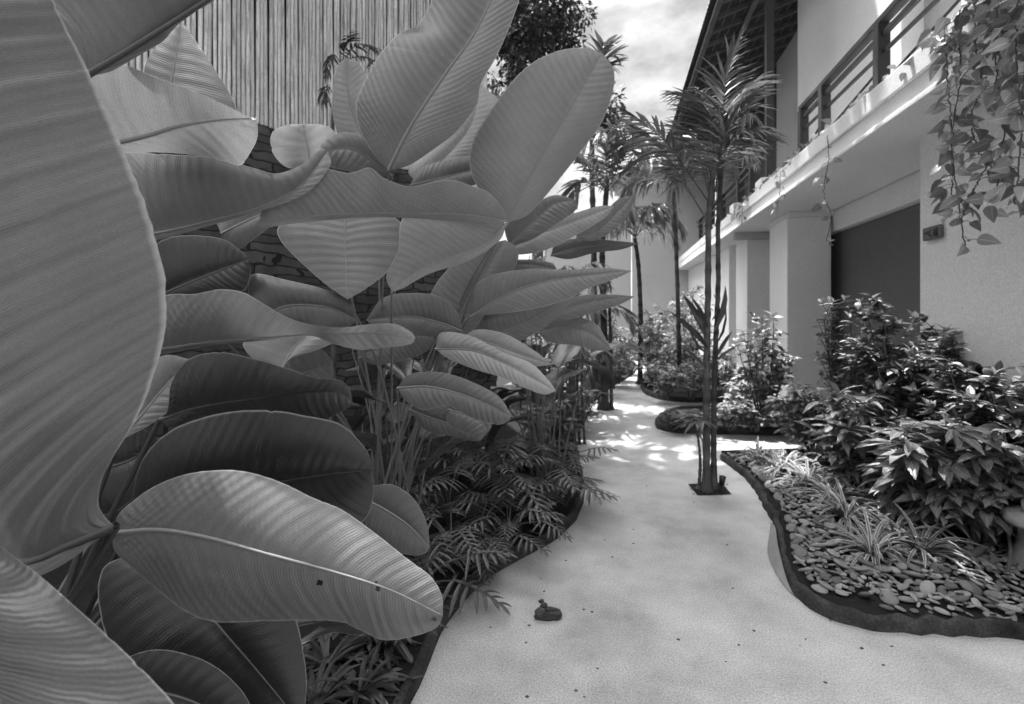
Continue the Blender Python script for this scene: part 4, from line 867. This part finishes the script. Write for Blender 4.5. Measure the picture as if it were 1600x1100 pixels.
# ------------------------------------------------------------ vines hanging from the balcony
def on_x(px, X):                                             # Y of the vertical through photo column px on the plane x = X
    return X/math.tan(math.atan((px-800)/F)-YAW)
def zat(px, py, X): Y = on_x(px, X); d = -X*sA+Y*cA; return CH+(490-py)/F*d
def vine(label, strands, size, dens, group='vines hanging from the balcony edge', clumps=(), tone=(.6, 2.2)):
    s0 = strands[0]; X = s0[0]; t = thing('hanging_vine', (X, on_x(s0[1][0][0], X), 3.02), label, 'vine', group); sm, lf = MB(), MB(); ps = []; ds = []
    for X, line in strands:
        c = crs([(X+rng.normal(0, .012), on_x(a, X), zat(a, b, X)) for a, b in line], 50); c += rng.normal(0, .003, c.shape); c = np.vstack([[2.02, c[0][1]+.02, 3.03], c]) if c[0][2] < 3.6 and c[0][2] > 2.9 else c
        sm.tube(c, .0035, 5)
        L = np.linalg.norm(np.diff(c, axis=0), axis=1).sum()
        for k in range(int(L*dens)):
            p = c[rng.integers(1, len(c))]; a = rng.random()*6.28; o_ = np.array([math.cos(a), math.sin(a), rng.uniform(-.7, .35)])
            q = p+o_*np.array([1, 1, .6])*rng.uniform(.02, .06); sm.tube([p, (p+q)/2+UP*.008, q], .0015, 4, cap=False); ps.append(q); ds.append(o_*np.array([1, 1, .5])-UP*rng.uniform(.1, .9))
    for c, r_, k in clumps:
        q = rng.normal(0, 1, (k, 3))*np.array(r_); ps += list(np.array(c)+q); ds += list(q*3+rng.normal(0, .5, (k, 3))-UP*.4)
    n = len(ps); scatter(lf, T_heart, np.array(ps), np.array(ds), rng.uniform(size*.5, size*1.25, n), up=(-.7, -.3, .6), jit=1.1, tone=tone)
    sm.build('stem', M_twig, t); lf.build('foliage', M_leaf, t)
XV = 1.86
vine('thickest curtain of heart-leaved vine hanging at the top right corner', [
    (XV, [(1478, 40), (1480, 150), (1484, 230), (1488, 310)]), (XV, [(1500, 10), (1500, 120), (1498, 220), (1500, 300), (1506, 385)]), (XV-.02, [(1526, 0), (1530, 60), (1528, 130), (1520, 180)]),
    (XV-.05, [(1520, 200), (1528, 240), (1545, 268)]), (XV-.05, [(1548, 250), (1530, 275), (1514, 310), (1506, 345)]), (XV-.03, [(1560, -20), (1556, 90), (1566, 200), (1558, 250), (1548, 310)]),
    (XV-.06, [(1590, -30), (1588, 90), (1594, 200), (1590, 320)]), (XV-.02, [(1615, -30), (1612, 150), (1606, 335)])], .082, 30,
    clumps=[((1.95, on_x(x, 1.95), zat(x, y, 1.95)), (.05, .10, .06), k) for x, y, k in ((1490, 45, 20), (1520, 25, 30), (1560, 10, 30), (1590, 20, 26), (1470, 70, 14), (1540, 60, 16), (1585, 60, 14), (1610, 30, 16))]+
    [((1.84, on_x(x, 1.84), zat(x, y, 1.84)), (.05, .07, .04), k) for x, y, k in ((1575, 215, 7), (1590, 300, 9), (1560, 310, 7), (1555, 180, 5), (1570, 120, 8))])
vine('single long strand of vine hanging before the square column', [(XV, [(1292, 212), (1293, 250), (1290, 300), (1296, 340), (1288, 378)])], .075, 16)
vine('short strand of vine beside the balcony post', [(XV, [(1219, 268), (1217, 300), (1214, 335)])], .08, 14)
vine('short strand of vine at the far corner of the balcony edge', [(XV, [(1160, 308), (1158, 335), (1156, 352)])], .09, 14)
cl2 = [((2.02, on_x(x, 2.02), 3.06), (.03, .06, .03), k) for x, k in ((1262,16), (1275,14), (1305,10), (1325,8), (1345,12), (1370,10), (1400,16), (1420,8), (1440,10), (1235,12), (1248,12), (1198,14), (1210,16), (1225,14), (1165,12), (1175,16), (1185,12), (1150, 10), (1120, 10), (1100, 10))]
vine('creeping foliage lying along the top of the balcony edge', [(1.98, [(1440, 84), (1380, 135), (1300, 205)])], .075, 8, clumps=cl2)
# ------------------------------------------------------------ small things
bh = G(857, 966); hk = thing('fruit_husk', bh, 'dark dried fruit husk lying on the pale path', 'husk'); mb = MB()
for dx, dy, dz, a, b, c in ((0,0,.012,.062,.042,.018), (-.035,.0,.026,.026,.022,.02), (.015,.012,.028,.034,.012,.011), (.02,-.012,.027,.032,.011,.010), (.04,.0,.026,.016,.014,.012), (-.018,.03,.036,.016,.014,.016), (-.028,.042,.048,.012,.011,.012), (-.005,-.02,.024,.02,.012,.012), (.005,.03,.02,.04,.014,.012)):
    v, f = PB[rng.integers(9)]; v = v*np.array([1, 1, 3.3]); v = v+.10*np.sin(v[:, ::-1]*7+dx*90); mb.add((v*np.array([a, b, c]))@np.stack([RT, FW, UP])+bh+RT*dx+FW*dy+UP*dz, f, tone=rng.uniform(.6, 1.5))
mb.build('husk_body', M_seed, hk)
br = MB(); br.tube(crs(pp((1500,880,2.42), (1528,862,2.5), (1556,842,2.6), (1566,815,2.65), (1580,790,2.7)), 30)+rng.normal(0, .003, (30, 3)), np.linspace(.02, .012, 30), 9)
br.tube(crs(pp((1572,905,2.3), (1579,860,2.4), (1572,820,2.5), (1570,790,2.6)), 20), np.linspace(.009, .006, 20), 7)
tag(br.build('fallen_branch', M_twig), 'bent grey branch lying between the pebbles and the shrubs', 'branch')
rk = P(1645, 872, 2.35); rk[2] = BEDZ-.01; rt = thing('capped_stone', rk, 'weathered stone with a rounded pale cap at the right edge of the view', 'stone')
def rough_lathe(prof, c, sd, nz=.012, seg=28):
    r2 = np.random.default_rng(sd); rows = []
    for r_, z in prof:
        rows.append([c+np.array([math.cos(a)*r_, math.sin(a)*r_, z])+r2.normal(0, nz*.4, 3)*(r_ > .01)+nz*np.array([math.cos(a), math.sin(a), 0])*math.sin(3*a+z*20) for a in np.linspace(0, 2*math.pi, seg, endpoint=False)])
    rows = np.array(rows); return MB().sheet(np.concatenate([rows, rows[:, :1]], 1))
rough_lathe([(.13, 0), (.14, .06), (.125, .12), (.12, .18), (.13, .22), (.0, .23)], rk, 3).build('stone_body', M_boulder, rt)
rough_lathe([(.05, .232), (.165, .225), (.18, .245), (.165, .275), (.10, .30), (.0, .305)], rk, 5, .006).build('cap', M_boulder, rt)
# litter: dry leaves and crumbs on the beds and the path
mb = MB(); ps = []
for i in range(900):
    if i % 3: p = G(rng.uniform(420, 930), rng.uniform(700, 1150)); q = np.array([p[0], p[1], BEDZ+.006])
    else: p = G(rng.uniform(1150, 1650), rng.uniform(690, 900)); q = np.array([p[0], p[1], BEDZ+.006])
    # only on soil: left of the left kerb, right of the right kerb
    kk = cl if i % 3 else cr_; j = np.argmin(np.abs(kk[:, 1]-q[1])+ (kk[:, 0]*0)); ok = q[0] < kk[j][0]-.08 if i % 3 else q[0] > kk[j][0]+.3
    if ok: ps.append(q)
ps = np.array(ps); a = rng.random(len(ps))*6.28
scatter(mb, T_oval, ps, np.stack([np.cos(a), np.sin(a), rng.uniform(-.1, .3, len(ps))], 1), rng.uniform(.02, .07, len(ps)), jit=.3, tone=(.5, 2.2))
tag(mb.build('leaf_litter', M_lobed), 'dry fallen leaves scattered over the dark soil of the beds', 'litter', kind='stuff')
mb = MB(); ps = []
for x, y in [(1108+rng.uniform(-28, 30), 765+rng.uniform(-9, 10)) for _ in range(60)]+[(rng.uniform(700, 1500), rng.uniform(800, 1090)) for _ in range(22)]+list(((827,978), (912,953), (925,957), (822,1005), (972,783), (1145,920), (1010,760), (845,905), (850,925), (990,850), (1060,1000), (900,1080), (1250,1010), (1380,1040), (1090,790), (1084,785), (1100,784))):
    p = G(x, y); v, f = PB[rng.integers(9)]; mb.add(v*rng.uniform(.0025, .0075)*np.array([1, 1, 1.6])+p+UP*.003, f, tone=rng.uniform(.8, 3))
tag(mb.build('path_crumbs', M_seed), 'tiny dark crumbs and seeds scattered on the pale path', 'debris', kind='stuff')
